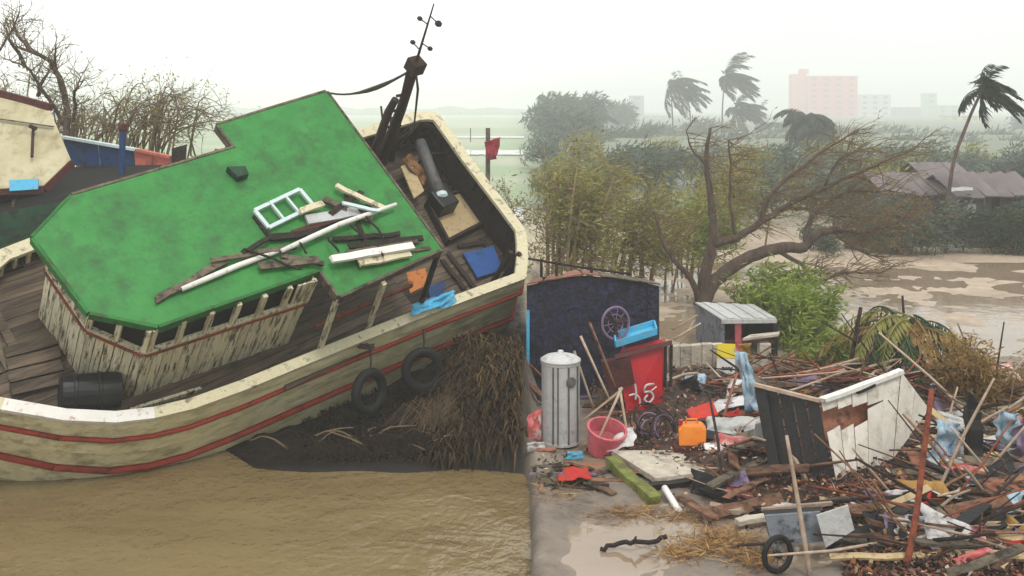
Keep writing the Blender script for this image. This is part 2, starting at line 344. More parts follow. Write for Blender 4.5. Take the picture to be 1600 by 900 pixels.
# section below the gunwale: drop, outward offset
SEC = [(0, 0), (.24, .05), (.5, .1), (.78, .15), (1.08, .21), (1.4, .29), (1.72, .36), (2.04, .36), (2.34, .2), (2.54, -.25), (2.62, -1.1), (2.72, -1.75)]
def hullpt(i, k):
    x, y = OUT[i % len(OUT)]; d, o = SEC[k]
    cx = max(-2.6, min(5.0, x)); c = V((cx, .12)); r = V((x, y)) - c; ln = max(r.length, 1e-3)
    s_ = max(.04, (ln + o * (1 if ln > 1.2 else ln / 1.2)) / ln)
    q = c + r * s_
    return V((q.x - .18 * max(0, x - 5) * d * .3, q.y, sheer(x) - d))
N = len(OUT)
def strake(k0, k1, out, name, mat, i0=0, i1=None):
    i1 = N if i1 is None else i1; m = MB(); rows = [[], [], [], []]
    for i in range(i0, i1 + 1):
        a, b = hullpt(i, k0), hullpt(i, k1); p, q = OUT[(i - 1) % N], OUT[(i + 1) % N]
        nr = V((q[1] - p[1], -(q[0] - p[0]), 0)); nr = -nr.normalized() if nr.dot(V((OUT[i % N][0] - 2.5, OUT[i % N][1], 0))) < 0 else nr.normalized()
        b2 = b.lerp(a, .035)
        for r_, pt in zip(rows, (a + nr * out * .3, b2 + nr * out, b2 - nr * .05, a - nr * .05)): r_.append(pt)
    m.grid([rows[0], rows[1], rows[2], rows[3], rows[0]])
    return m.build(name, mat, boat)
for k in range(len(SEC) - 1):
    strake(k, k + 1, .022, 'strake', 'cream_hull' if k < 6 else 'low_hull')
MB().prism([hullpt(i, len(SEC) - 1) for i in range(N)], (0, 0, -.05)).build('keel_plate', 'low_hull', boat)
def follow(i0, i1, k, off, lift=0.0, sub=3):               # smooth line along the hull at section step k
    pts = []
    for i in range(i0, i1):
        for j in range(sub): pts.append(hullpt(i, k).lerp(hullpt(i + 1, k), j / sub))
    pts.append(hullpt(i1, k)); res = []
    for i, p in enumerate(pts):
        a, b = pts[max(0, i - 1)], pts[min(len(pts) - 1, i + 1)]; d = (b - a); nr = V((d.y, -d.x, 0)).normalized()
        if nr.dot(V((p.x - 2.5, p.y - .1, 0))) < 0: nr = -nr
        res.append(p + nr * off + V((0, 0, lift)))
    return res
NI = len(NEAR) - 1
for k, r_, nm in ((1.55, .045, 'rubbing_strake'), (4.15, .06, 'rubbing_strake')):
    for a, b in ((0, 4), (4, 9), (9, NI + 3), (NI + 3, N)):
        kk = int(k); pa, pb = follow(a, b, kk, .05), follow(a, b, kk + 1, .05); pts = [p.lerp(q, k - kk) for p, q in zip(pa, pb)]
        MB().tube(pts, r_, 8).build(nm, 'red_strake', boat, smooth=True)
def capboard(a, b, mat, wd=.17, lift=.028):
    pts = follow(a, b, 0, -.02, lift); m = MB(); rows = [[], [], [], []]
    for i, p in enumerate(pts):
        d = pts[min(i + 1, len(pts) - 1)] - pts[max(0, i - 1)]; nr = V((d.y, -d.x, 0)).normalized()
        if nr.dot(V((p.x - 2.5, p.y - .1, 0))) < 0: nr = -nr
        for r_, (o, z) in zip(rows, ((.06, .025), (.06, -.05), (.06 - wd, -.05), (.06 - wd, .025))): r_.append(p + nr * o + V((0, 0, z)))
    m.grid([rows[0], rows[1], rows[2], rows[3], rows[0]]); m.f += [tuple(r_ * len(pts) for r_ in range(4)), tuple(r_ * len(pts) + len(pts) - 1 for r_ in range(4))]
    return m.build('rail_cap', mat, boat)
for a, b, mt in ((0, 3, 'cream_rail'), (3, 6, 'white_paint'), (6, 10, 'cream_rail'), (10, NI, 'cream_rail'), (NI, NI + 3, 'cream_rail'), (NI + 3, NI + 8, 'cream_rail'), (NI + 8, N, 'cream_rail')):
    capboard(a, b, mt, wd=.2 if a < NI else .26)
# bulwark lining, frames
def inset(p, o):
    x, y = p; c = V((max(-2.2, min(5.5, x)), .12)); r = V((x, y)) - c; return c + r * (max(.02, r.length - o) / max(r.length, 1e-3))
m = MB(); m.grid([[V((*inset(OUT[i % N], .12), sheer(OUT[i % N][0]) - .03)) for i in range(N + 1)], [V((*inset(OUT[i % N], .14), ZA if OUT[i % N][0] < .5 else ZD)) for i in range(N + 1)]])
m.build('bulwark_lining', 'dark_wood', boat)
for i in range(2, N - 2):
    x, y = OUT[i]; nx, ny = OUT[i + 1]
    for t_ in (.25, .75):
        q = inset((x + (nx - x) * t_, y + (ny - y) * t_), .16)
        MB().box((q.x, q.y, (ZD + sheer(x)) / 2 - .02), (.07, .07, sheer(x) - ZD - .05)).build('bulwark_frame', 'cream_plank' if y < -1.5 and x > 5 else 'dark_wood', boat)
# deck boards, clipped to the outline
def xrange_at(y):
    hits = []
    pts = [inset(p, .15) for p in OUT]
    for a, b in zip(pts, pts[1:] + pts[:1]):
        if (a.y - y) * (b.y - y) < 0: hits.append(a.x + (b.x - a.x) * (y - a.y) / (b.y - a.y))
    return (min(hits), max(hits)) if len(hits) >= 2 else None
y = -2.1
while y < 2.55:
    xr = xrange_at(y)
    if xr:
        cut = rnd.uniform(2.2, 4.5)
        for a, b, zd in ((xr[0], -.1, ZA), (-.1, cut, ZD), (cut + .008, xr[1], ZD)):
            if b - a > .2: MB().box(((a + b) / 2, y, zd - .02 + rnd.uniform(-.004, .004)), (b - a, .17, .04)).build('deck_plank', 'deck_wood', boat)
    y += .18
# roof
ROOF = [BL(*q, 0) for q in ((510, 143), (340, 195), (368, 230), (113, 305), (52, 370), (140, 487), (247, 508), (500, 420), (530, 462), (690, 388))]
rf = MB().prism([(p.x, p.y, -.07) for p in ROOF], (0, 0, .07)).build('roof', 'green_paint', boat, bevel=.012)
for i in range(10):
    a, b = ROOF[i], ROOF[(i + 1) % 10]
    front = i in (3, 4, 5)
    d = (b - a).normalized(); o = V((d.y, -d.x, 0)); c = V((3, 0, 0))
    if o.dot((a + b) / 2 - c) < 0: o = -o
    if i in (1, 7): o = V((1, 0, 0)) * (1 if i in (1, 7) else -1)
    e = .0 if not front else .02
    MB().beam(a + o * .025 - V((0, 0, .075 - e * .5)), b + o * .025 - V((0, 0, .075 - e * .5)), .05, .17 if not front else .13, (0, 0, 1), n=4, jit=.004).build('fascia', 'green_edge' if front or i == 6 else 'weathered_wood', rf)
# wheelhouse walls: board by board below a red sill, posts above
WB = [(2.62, 1.66), (5.52, 1.42), (6.08, .66), (6.16, -.62), (5.5, -1.4), (2.62, -1.6)]
wh = MB()
cx = V((4.2, 0, 0))
segs = list(zip(WB, WB[1:] + WB[:1]))
ZS, ZT = -.72, -.085
for si, (a, b) in enumerate(segs):
    a, b = V((*a, 0)), V((*b, 0)); d = (b - a); L_ = d.length; d.normalize(); o = V((d.y, -d.x, 0))
    if o.dot((a + b) / 2 - cx) < 0: o = -o
    nb = max(3, round(L_ / .17)); wd = L_ / nb
    aft = si == 5
    for j in range(nb):
        if aft and nb * .35 < j < nb * .65: continue          # companionway
        p = a + d * wd * (j + .5) + o * rnd.uniform(-.006, .006)
        top = ZT if aft else ZS
        full = si == 0 and j < 2
        if full: top = ZT
        MB().beam(p + V((0, 0, ZD + rnd.uniform(0, .015))), p + V((0, 0, top)), wd - .014, .03, o, n=3, jit=.003, rng=rnd).build('wall_plank', 'cream_plank', boat)
    if aft: continue
    MB().beam(a + o * .03 + V((0, 0, ZS)), b + o * .03 + V((0, 0, ZS)), .07, .05, (0, 0, 1)).build('sill_rail', 'red_trim', boat)
    MB().beam(a + V((0, 0, ZS + .055)), b + V((0, 0, ZS + .055)), .08, .055, (0, 0, 1)).build('sill', 'cream_plank', boat)
    npost = {0: 6, 1: 2, 2: 3, 3: 2, 4: 5}[si]
    for j in range(npost + 1):
        p = a + d * (L_ * (j / npost) * .97 + .02)
        MB().box(p + V((0, 0, (ZS + ZT) / 2 + .03)), (.085, .075, ZT - ZS - .05), Matrix((d, o, V((0, 0, 1)))).transposed()).build('window_post', 'cream_plank', boat)
    if si == 0:                                               # low sliding boards in part of the window band
        for j in ():
            p = a + d * (L_ * (j + .5) / npost * .97); MB().box(p + V((0, 0, ZS + .16)), (L_ / npost - .1, .02, .16), Matrix((d, o, V((0, 0, 1)))).transposed()).build('shutter_board', 'cream_plank', boat)
MB().prism([V((4.2 + (x - 4.2) * .93, y * .92, ZD + .02)) for x, y in WB], (0, 0, 1.8)).build('cabin_shade_block', 'dark_inside', boat)  # black block added inside so the window openings read as deep shade
for (q0, q1) in ((BL(200, 637, ZD + .05), BL(312, 603, ZD + .05)),):
    MB().beam(q0 + V((0, .06, 0)), q1 + V((0, .06, 0)), .05, .1).build('skirting_board', 'cream_plank', boat)
# posts and rail under the aft roof
for (tx, ty), (bx_, by_), mt in (((530, 470), (500, 566), 'cream_plank'), ((603, 446), (577, 527), 'cream_plank'), ((688, 398), (655, 502), 'dark_wood')):
    b_ = BL(bx_, by_, ZD); t_ = BL(tx, ty, -.1)
    MB().beam((b_.x, b_.y - .1, ZD), (t_.x, t_.y - .06, -.1), .08, .08, (1, 0, 0)).build('roof_post', mt, boat)
for fx in (2.2, .2): MB().beam((fx, -1.9, ZD), (fx, -1.9, -.08), .08, .08, (1, 0, 0)).build('roof_post', 'weathered_wood', boat)
MB().beam((2.5, 1.98, -1.15), (.25, 2.0, -1.15), .05, .09).build('side_rail', 'red_trim', boat)
MB().box((-.1, .2, (ZD + ZA) / 2 - .02), (.05, 4.4, ZD - ZA)).build('deck_step', 'dark_wood', boat)
# aft deck fittings
def quad_on(pxs, z, th, name, mat, par=boat):
    ps = [BL(*q, z) for q in pxs]; return MB().prism(ps, (0, 0, th)).build(name, mat, par, bevel=.01)
HQ = [(668, 322), (716, 306), (748, 352), (698, 378)]
hatch = quad_on(HQ, ZA + .03, .1, 'hatch_cover', 'pale_wood')
hp = [BL(*q, ZA + .03) for q in HQ]
for i in range(4):
    c = sum((p for p in hp), V()) / 4; a, b = [(p - c) * 1.09 + c for p in (hp[i], hp[(i + 1) % 4])]
    MB().beam(a + V((0, 0, .07)), b + V((0, 0, .07)), .07, .2).build('coaming', 'dark_wood', hatch)
quad_on([(722, 398), (770, 386), (784, 424), (745, 436)], ZA + .05, .06, 'locker_lid', 'blue_paint')
quad_on([(625, 262), (640, 255), (662, 300), (646, 312)], ZA + .35, .05, 'engine_board', 'pale_wood')
a, b = BL(656, 222, ZA + .5), BL(688, 306, ZA + .4)
ex = MB().tube([a, a.lerp(b, .5), b], .14, 14).build('exhaust_pipe', 'dull_pipe', boat, smooth=True)
d = (b - a).normalized()
MB().lathe(b - d * .03, d, [(.17, 0), (.17, .1), (.12, .14)], 16).build('pipe_collar', 'window_frame', ex, smooth=False)
MB().box(BL(690, 318, ZA + .25), (.5, .5, .5)).build('engine_box', 'black_plastic', boat, bevel=.03)
MB().tube([BL(640, 265, ZA + .2), BL(668, 240, ZA + .55), BL(700, 240, ZA + .3), BL(735, 300, ZA + .2)], .05, 8).build('engine_hose', 'black_rubber', boat, smooth=True)
# dark cuddy arch against the transom
for k, (x0, y0, x1, y1) in enumerate(((640, 205, 655, 192), (655, 192, 680, 200), (680, 200, 700, 225))):
    MB().beam(BL(x0, y0, ZA + .75), BL(x1, y1, ZA + .75), .12, .12).build('cuddy_beam', 'dark_wood', boat)
q = [BL(*c, ZA + .02) for c in ((650, 205), (690, 200), (745, 300), (770, 330))]
for (x0, y0), (x1, y1) in (((770, 440), (795, 372)), ((783, 442), (802, 376))):
    b_ = BL(x0, y0, ZA); MB().tube([b_, V((b_.x - .1, b_.y - .05, ZA + .95))], .06, 8).build('mooring_post', 'rust_mast', boat)
quad_on([(634, 428), (664, 420), (668, 446), (640, 460)], ZA + .4, .04, 'loose_board', 'orange_board')
quad_on([(668, 450), (696, 440), (690, 470), (672, 480)], ZA + .12, .05, 'locker_side', 'deep_blue')
# fore hatch boards
for j in range(4):
    a, b = BL(8 + j * 3, 552 + j * 19, ZD + .09), BL(88 + j * 5, 530 + j * 20, ZD + .09)
    MB().beam(a, b, .2, .04, (0, 0, 1), n=3, jit=.006).build('fore_hatch_board', 'deck_wood', boat)
for j in range(7):
    x = 6.75 + j * .2; MB().beam((x, -1.5 + j * .12, ZD + .03), (x, .15, ZD + .03), .14, .03).build('floor_board', 'weathered_wood' if j % 3 else 'deck_wood', boat)
# mast standing just aft of the roof
mb0 = BL(606, 246, ZD + .2); up = V((0, 0, 1))
def mpt(px, py):                                             # a mast point: the ray's nearest point to the upright through the mast foot
    o, d_ = BM.inverted() @ V((0, 0, H)), BR.transposed() @ V(((px - 800) / F, 1, -(py - HY) / F)).normalized()
    t_ = ((V((0, mb0.y, 0)) - V((0, o.y, 0))).y) / d_.y; return o + d_ * t_
ms = MB().tube([mpt(592, 262), mpt(627, 170), mpt(650, 98)], [.13, .11, .1], 10).build('mast', 'rust_mast', boat, smooth=True)
MB().tube([mpt(585, 238), mpt(607, 175), mpt(618, 155)], [.1, .09, .08], 8).build('mast_strut', 'rust_mast', boat)
MB().tube([mpt(612, 250), mpt(622, 190), mpt(640, 108)], [.07, .07, .06], 8).build('mast_strut', 'rust_mast', boat)
MB().box(mpt(649, 103), (.3, .3, .28)).build('mast_cap', 'rust_mast', ms)
for py, xa, xb in ((150, 620, 640), (175, 603, 632), (200, 595, 626), (225, 590, 618)):
    MB().tube([mpt(xa, py), mpt(xb, py - 4)], .035, 6).build('mast_rung', 'rust_mast', ms)
MB().tube([mpt(650, 98), mpt(664, 52), mpt(678, 6)], [.035, .025, .015], 6).build('antenna', 'rust_mast', ms)
for (x0, y0), (x1, y1), r_ in (((668, 38), (656, 29), .055), ((673, 26), (685, 37), .075), ((656, 78), (645, 66), .055), ((660, 68), (672, 76), .055)):
    MB().tube([mpt(x0, y0), mpt(x1, y1)], .014, 5).lathe(mpt(x1, y1) - V((0, 0, r_ * .8)), (0, 0, 1), [(r_ * .4, 0), (r_, r_ * .5), (r_, r_ * 1.1), (r_ * .4, r_ * 1.6)], 10).build('lamp', 'black_plastic', ms)
pts = [mpt(645, 108).lerp(V((ROOF[0].x, ROOF[0].y + .1, .05)), t_ / 10) - V((0, 0, 1.1 * (t_ / 10) * (1 - t_ / 10))) for t_ in range(11)]
MB().tube(pts, [.025, .025, .03, .045, .05, .045, .03, .022, .02, .02, .02], 6).build('mast_rope', 'rope', boat, smooth=True)
MB().tube([mpt(650, 112), mpt(653, 140), mpt(646, 206)], [.018, .03, .018], 6).build('mast_stay', 'rope', boat)
# roof vent
v_ = BL(370, 272, 0); MB().prism([(v_.x - .16, v_.y - .02, 0), (v_.x + .16, v_.y - .12, 0), (v_.x + .1, v_.y + .16, 0), (v_.x - .12, v_.y + .16, 0)], (0, 0, .14)).build('roof_vent', 'dark_green', boat)
# ------------------------------------------------------------------ things on the roof (top level, lying on the green roof)
def on_roof(name, mat, label, cat, fn, group=None, smooth=False, bevel=0):
    m = MB(); fn(m); m.v = [BWp(p) for p in m.v]
    return tag(m.build(name, mat, smooth=smooth, bevel=bevel), label, cat, group)
def rplank(p0, p1, wd, th, z, name, mat, label, group=None, tubeish=False, n=5, jit=.012):
    a, b = BL(*p0, z + th / 2), BL(*p1, z + th / 2)
    def f_(m):
        if tubeish:
            mid = a.lerp(b, .5) + V((rnd.uniform(-.05, .05), rnd.uniform(-.08, .08), 0)); m.tube([a, a.lerp(mid, .5), mid, mid.lerp(b, .5), b], [th * .42, th * .5, th * .5, th * .45, th * .35], 8)
        else: m.beam(a, b, wd, th, (0, 0, 1), n=n, jit=jit, rng=rnd)
    return on_roof(name, mat, label, 'plank' if not tubeish else 'pole', f_, group, smooth=tubeish)
wf_ = root('window_frame', BWp(BL(445, 325, .1)), 'pale blue three-pane window frame lying on the green roof', 'window frame')
WQ = [BL(398, 329, .12), BL(468, 296, .12), BL(490, 322, .08), BL(420, 356, .08)]
def wbar(a, b, w_): MB().beam(BWp(a), BWp(b), w_, .05, BR @ V((0, 0, 1))).build('frame_bar', 'window_frame', wf_, world=True)
for i in range(4): wbar(WQ[i], WQ[(i + 1) % 4], .07)
for t_ in (.34, .67): wbar(WQ[0].lerp(WQ[1], t_), WQ[3].lerp(WQ[2], t_), .045)
MB().beam(BWp(BL(397, 338, .03)), BWp(BL(422, 372, .03)), .06, .06, BR @ V((0, 0, 1))).build('under_bar', 'dark_wood', wf_, world=True)
rplank((284, 452), (452, 386), .11, .1, .03, 'pole', 'white_paint', 'flaking white round pole slanting across the green roof', tubeish=True)
rplank((440, 392), (619, 319), .11, .1, .1, 'pole', 'white_paint', 'long clean white spar on top of the roof scrap', tubeish=True)
rplank((243, 470), (352, 408), .12, .07, .02, 'plank', 'weathered_wood', 'bent grey plank end nearest the wheelhouse front on the roof', n=6, jit=.02)
rplank((518, 405), (645, 384), .14, .06, .14, 'plank', 'white_paint', 'short white board lying over brown planks at the roof edge')
rplank((525, 290), (598, 325), .1, .05, .12, 'plank', 'cream_rail', 'narrow cream batten pointing uphill on the roof scrap')
rplank((535, 318), (592, 330), .07, .04, .2, 'plank', 'window_frame', 'thin pale blue batten among the roof scrap')
rplank((480, 345), (560, 330), .2, .05, .06, 'plank', 'grey_metal', 'bluish grey board beside the window frame on the roof')
rplank((456, 366), (540, 338), .1, .05, .02, 'plank', 'maroon', 'dull maroon board under the white spar')
rplank((470, 330), (503, 318), .12, .05, .16, 'plank', 'cream_rail', 'short cream block resting on the window frame corner')
GR = 'weathered planks lying on the green roof'
for p0, p1, mt in (((330, 408), (462, 385), 'weathered_wood'), ((405, 416), (498, 405), 'weathered_wood'), ((420, 372), (500, 362), 'dark_wood'), ((545, 385), (660, 372), 'dark_wood'),
                   ((540, 395), (652, 378), 'weathered_wood'), ((565, 402), (672, 388), 'weathered_wood'), ((500, 352), (580, 322), 'dark_wood'), ((520, 375), (625, 366), 'dark_wood'),
                   ((440, 400), (505, 412), 'weathered_wood'), ((505, 310), (580, 345), 'weathered_wood'), ((560, 412), (640, 396), 'cream_rail'), ((515, 335), (565, 300), 'dark_wood'),
                   ((380, 395), (420, 372), 'dark_wood'), ((540, 300), (575, 390), 'dark_wood')):
    rplank(p0, p1, rnd.uniform(.07, .16), rnd.uniform(.03, .06), rnd.uniform(.0, .12), 'plank', mt, {'weathered_wood': 'weathered grey plank in the scrap heap on the green roof', 'dark_wood': 'dark brown plank in the scrap heap on the green roof', 'cream_rail': 'flaked cream plank near the green roof edge'}[mt], GR if mt != 'cream_rail' else None)
for p0, p1 in (((512, 370), (528, 392)), ((548, 352), (572, 372)), ((470, 380), (480, 396)), ((590, 386), (598, 402)), ((382, 388), (470, 420)), ((560, 320), (600, 372))):
    rplank(p0, p1, .03, .03, .16, 'twig', 'dark_wood', 'thin dark stick lying over the planks on the green roof', 'sticks on the green roof', n=4, jit=.02)
# ------------------------------------------------------------------ drum, tyres, tarps on the boat
def deck_thing(name, px, py, z): return BWp(BL(px, py, z))
dc = BL(136, 612, ZD + .32); ax = V((.75, -.3, 0)).normalized()
dr = MB().lathe(BWp(dc - ax * .5), BR @ ax, [(.26, 0), (.29, .01), (.29, .3), (.305, .31), (.305, .35), (.29, .36), (.29, .66), (.305, .67), (.305, .71), (.29, .72), (.29, .88), (.26, .9)], 24).build('oil_drum', 'black_plastic', smooth=False)
tag(dr, 'black drum lying on the fore deck against the bulwark', 'drum')
def tyre(px, py, axis, gp, label):
    top = BWp(BL(*gp, ZG) + V((0, .14, 0))); c = top - V((0, 0, .7)); c = c + V((0, -.12, 0))
    r = root('tyre', c - V((0, 0, .46)), label, 'tyre')
    MB().ring(c, axis, .34, .095, 30, 12, .9).build('tyre_tread', 'black_rubber', r, smooth=True, world=True)
    MB().tube([top + V((0, 0, .05)), top.lerp(c + V((0, 0, .34)), .5) + V((.02, 0, 0)), c + V((0, 0, .3))], .022, 6).build('tyre_rope', 'rope', r, world=True)
tyre(578, 597, (.8, -.6, .05), (572, 541), 'black fender tyre with trailing rope hung edge-on below the cream rail')
tyre(655, 566, (.4, -.92, .1), (655, 510), 'round black fender tyre hung from the cream rail beside the brush')
c = deck_thing('', 572, 545, ZG + .05); m = MB()
for i in range(14):
    m.tube([c + V((rnd.uniform(-.15, .15), rnd.uniform(-.08, .1), rnd.uniform(0, .08))) for _ in range(5)], .018, 5)
tag(m.build('rope_tangle', 'rope'), 'small tangle of dark rope tied round the cream rail', 'rope')
def crumple(corners, n, amp, seed, s=3.0):                  # corners: 4 world points
    a, b, c, d = corners; nrm = (b - a).cross(d - a).normalized(); rows = []
    for i in range(n + 1):
        r = []
        for j in range(n + 1):
            u, v_ = i / n, j / n; p = a.lerp(b, u).lerp(d.lerp(c, u), v_)
            k = amp * (noise.noise(p * s + V((seed, 0, 0))) + .5 * noise.noise(p * s * 2.3 + V((0, seed, 0))))
            e = V((noise.noise(V((u * 4, v_ * 4, seed))), noise.noise(V((u * 4, v_ * 4, seed + 9))), 0)) * amp * .8
            r.append(p + nrm * k + e)
        rows.append(r)
    return rows
m = MB(); m.grid(crumple([BWp(BL(*q, ZD + z)) for q, z in (((638, 496), .5), ((712, 474), .5), ((706, 456), .55), ((648, 474), .5))], 14, .14, 3))
tag(m.build('tarpaulin', 'light_blue', smooth=True, solid=.01), 'crumpled sky blue tarpaulin on the boat deck beside the cream rail', 'tarpaulin')

m = MB(); m.grid(crumple([BWp(BL(*q, ZA + z)) for q, z in (((648, 214), .25), ((700, 212), .35), ((768, 318), .4), ((742, 330), .15))], 16, .16, 8, 4))
tag(m.build('darkening_sheet', 'dark_inside', smooth=True, solid=.02), 'black crumpled sheet added to darken the inside of the stern rail', 'tarp')  # black sheet added to darken the stern well
m = MB(); m.grid(crumple([BWp(BL(*q, ZA + z)) for q, z in (((628, 250), .5), ((640, 240), .55), ((672, 268), .4), ((660, 290), .3))], 10, .12, 4, 5))
tag(m.build('brown_sacking', 'brown_deck', smooth=True, solid=.02), 'brown sacking bundled at the mast foot', 'sacking')
for k in range(9):
    q = BL(600 + rnd.uniform(-14, 22), 240 + rnd.uniform(-26, 20), ZA + .3); e_ = V((rnd.gauss(0, .3), rnd.gauss(0, .3), rnd.uniform(.4, 1.2)))
    tag(MB().tube([BWp(q), BWp(q + e_ * .5 + V((.03, 0, 0))), BWp(q + e_)], .025, 5).build('spar', 'rust_mast'), 'dark short spar bundled round the mast foot', 'spar', 'spars at the mast foot')
for k, (p0, p1) in enumerate((((700, 395), (742, 450)), ((690, 405), (726, 452)), ((752, 372), (770, 398)), ((715, 385), (760, 378)))):
    a_, b_ = BL(*p0, ZA + .06), BL(*p1, ZA + .06); tag(MB().beam(BWp(a_), BWp(b_), .1, .04, BR @ V((0, 0, 1)), n=3, jit=.01, rng=rnd).build('plank', 'dark_wood'), 'dark loose plank on the aft deck beside the blue locker lid', 'plank', 'loose planks on the aft deck')
# ------------------------------------------------------------------ plants
def polyline(pts, n=5, wob=.0, rng=rnd):
    pts = [V(p) for p in pts]; out_ = []
    for i in range(len(pts) - 1):
        p0, p1, p2, p3 = pts[max(0, i - 1)], pts[i], pts[i + 1], pts[min(len(pts) - 1, i + 2)]
        for j in range(n):
            t = j / n; q = .5 * ((2 * p1) + (p2 - p0) * t + (2 * p0 - 5 * p1 + 4 * p2 - p3) * t * t + (3 * p1 - p0 - 3 * p2 + p3) * t ** 3)
            out_.append(q + V((rng.uniform(-wob, wob), rng.uniform(-wob, wob), rng.uniform(-wob, wob))))
    return out_ + [pts[-1]]
def twigs(m, p, d, ln, r, depth, rng, bias=V((0, 0, 0)), kids=3, spread=.7, tips=None, n=4, sides=4):
    pts = [p]; q = p.copy(); dd = d.normalized()
    for i in range(n):
        dd = (dd + V((rng.gauss(0, .16), rng.gauss(0, .16), rng.gauss(0, .14))) + bias * .22).normalized(); q = q + dd * ln / n; pts.append(q.copy())
    m.tube(pts, [r * (1 - .55 * i / n) for i in range(n + 1)], sides if r < .03 else 6, cap=False)
    if tips is not None: tips += [(a, dd.copy()) for a in (pts[1:] if depth == 0 else pts[2:])]
    if depth:
        for k in range(kids):
            i = rng.randint(1, n); e = (dd + V((rng.gauss(0, spread), rng.gauss(0, spread), rng.gauss(0, spread) * .8)) + bias * .5).normalized()
            twigs(m, pts[i], e, ln * rng.uniform(.5, .8), r * .55, depth - 1, rng, bias, kids, spread, tips, n, sides)
def leaves(m, tips, per, size, rng, jitter=.1, droop=-.2, wind=V((0, 0, 0)), asp=.3):
    for p, d in tips:
        for _ in range(per):
            e = (d * .6 + V((rng.gauss(0, .7), rng.gauss(0, .7), rng.gauss(droop, .5))) + wind).normalized(); s_ = size * rng.uniform(.6, 1.4)
            t_ = rng.uniform(.65, 1.25)
            m.leaf(p + V((rng.gauss(0, jitter), rng.gauss(0, jitter), rng.gauss(0, jitter))), e, s_, s_ * asp, V((rng.gauss(0, 1), rng.gauss(0, 1), rng.gauss(0, 1))), (t_, t_ * rng.uniform(.92, 1.05), t_ * .9, 1))
for nm in ('leaf_dark', 'leaf_olive', 'leaf_bright', 'leaf_palm', 'leaf_dry', 'leaf_grey'):
    m_ = MATS[nm]; n = m_.node_tree.nodes; L = m_.node_tree.links
    hs = [x for x in n if x.type == 'HUE_SAT'][0]; src = hs.inputs['Color'].links[0].from_socket
    at_ = n.new('ShaderNodeAttribute'); at_.attribute_name = 'tint'; mu = n.new('ShaderNodeMixRGB'); mu.blend_type = 'MULTIPLY'; mu.inputs[0].default_value = 1
    L.new(src, mu.inputs[1]); L.new(at_.outputs['Color'], mu.inputs[2]); L.new(mu.outputs[0], hs.inputs['Color'])
def plant(name, base, label, cat, group=None): return root(name, base, label, cat, group)
# bare tree behind the second boat
rg = random.Random(21)
D = 27.0
tr = plant('bare_tree', P(108, 265, D), 'bare tree with arching brown limbs behind the cream roofed boat', 'tree')
m = MB(); tips = []
limbs = [[(108, 270), (104, 175), (97, 130), (78, 98), (52, 82), (20, 72)], [(112, 262), (116, 165), (118, 140), (126, 120)], [(104, 200), (66, 140), (40, 105), (8, 92)],
         [(58, 150), (68, 122), (80, 108)], [(60, 86), (30, 60), (20, 30)], [(40, 105), (15, 62), (5, 40)], [(100, 150), (88, 110), (86, 70)], [(-10, 160), (-12, 100), (10, 60), (30, 20)]]
tw = MB()
for L_ in limbs:
    pts = polyline([P(x, y, D + rg.uniform(-.8, .8)) for x, y in L_], 4, .03, rg); k = len(pts)
    m.tube(pts, [max(.012, (.11 if L_ is limbs[0] else .06) * (1 - .8 * i / k)) for i in range(k)], 6)
    for p in pts[k // 4:]:
        for _ in range(2): twigs(tw, p, V((rg.gauss(0, .6), rg.gauss(0, .6), rg.uniform(.1, 1))), rg.uniform(.35, .9), .013, 1, rg, V((-.1, 0, .2)), 3, .7, tips, 3, 3)
m.build('trunk', 'bark', tr, smooth=True, world=True)
cw = MB(); leaves(cw, tips[::14], 1, .09, rg, .05, 0, asp=.5); tw.build('twigs', 'twig', tr, world=True); cw.build('leaves', 'leaf_olive', tr, world=True)
# arching shrubs behind the boats
def shrub(px, py, D, n, span, hpx, label, seed, lean, leafmat='leaf_olive', nl=1, twm='dry_twig', group=None):
    rg = random.Random(seed); b = P(px, py, D); o = plant('shrub', b, label, 'shrub', group); m = MB(); lf = MB(); tips = []
    for i in range(n):
        s_ = b + V((rg.gauss(0, span * .18), rg.gauss(0, .6), 0)); hgt = hpx / F * D * rg.uniform(.55, 1.05); dx = rg.gauss(lean, .55) * span * .5
        pts = polyline([s_, s_ + V((dx * .25, rg.gauss(0, .2), hgt * .6)), s_ + V((dx * .7, rg.gauss(0, .3), hgt * .95)), s_ + V((dx * 1.2, rg.gauss(0, .4), hgt * rg.uniform(.55, .9)))], 4, .02, rg)
        m.tube(pts, [.03 * (1 - .75 * j / len(pts)) for j in range(len(pts))], 4, cap=False)
        for p in pts[4:]:
            twigs(m, p, V((rg.gauss(lean * .5, .6), rg.gauss(0, .5), rg.gauss(.3, .5))), rg.uniform(.3, .7), .009, 1, rg, V((lean * .3, 0, -.1)), 2, .6, tips, 3, 3)
    leaves(lf, tips[::3], nl, .11, rg, .06, -.2, asp=.28)
    m.build('stems', twm, o, world=True); lf.build('leaves', leafmat, o, world=True)
shrub(170, 268, 26.5, 26, 3.0, 120, 'tall twiggy shrub arching over the blue bulwark', 31, .5)
shrub(235, 262, 27.5, 26, 2.6, 130, 'olive thorny shrub between blue bulwark and green roof', 32, .45)
shrub(120, 262, 28.0, 22, 2.4, 110, 'brown thicket shrub behind the bare tree trunk', 33, .2)
shrub(40, 262, 27.5, 14, 2.4, 150, 'straggly thin shrub rising over the maroon edged cream roof', 35, -.1)
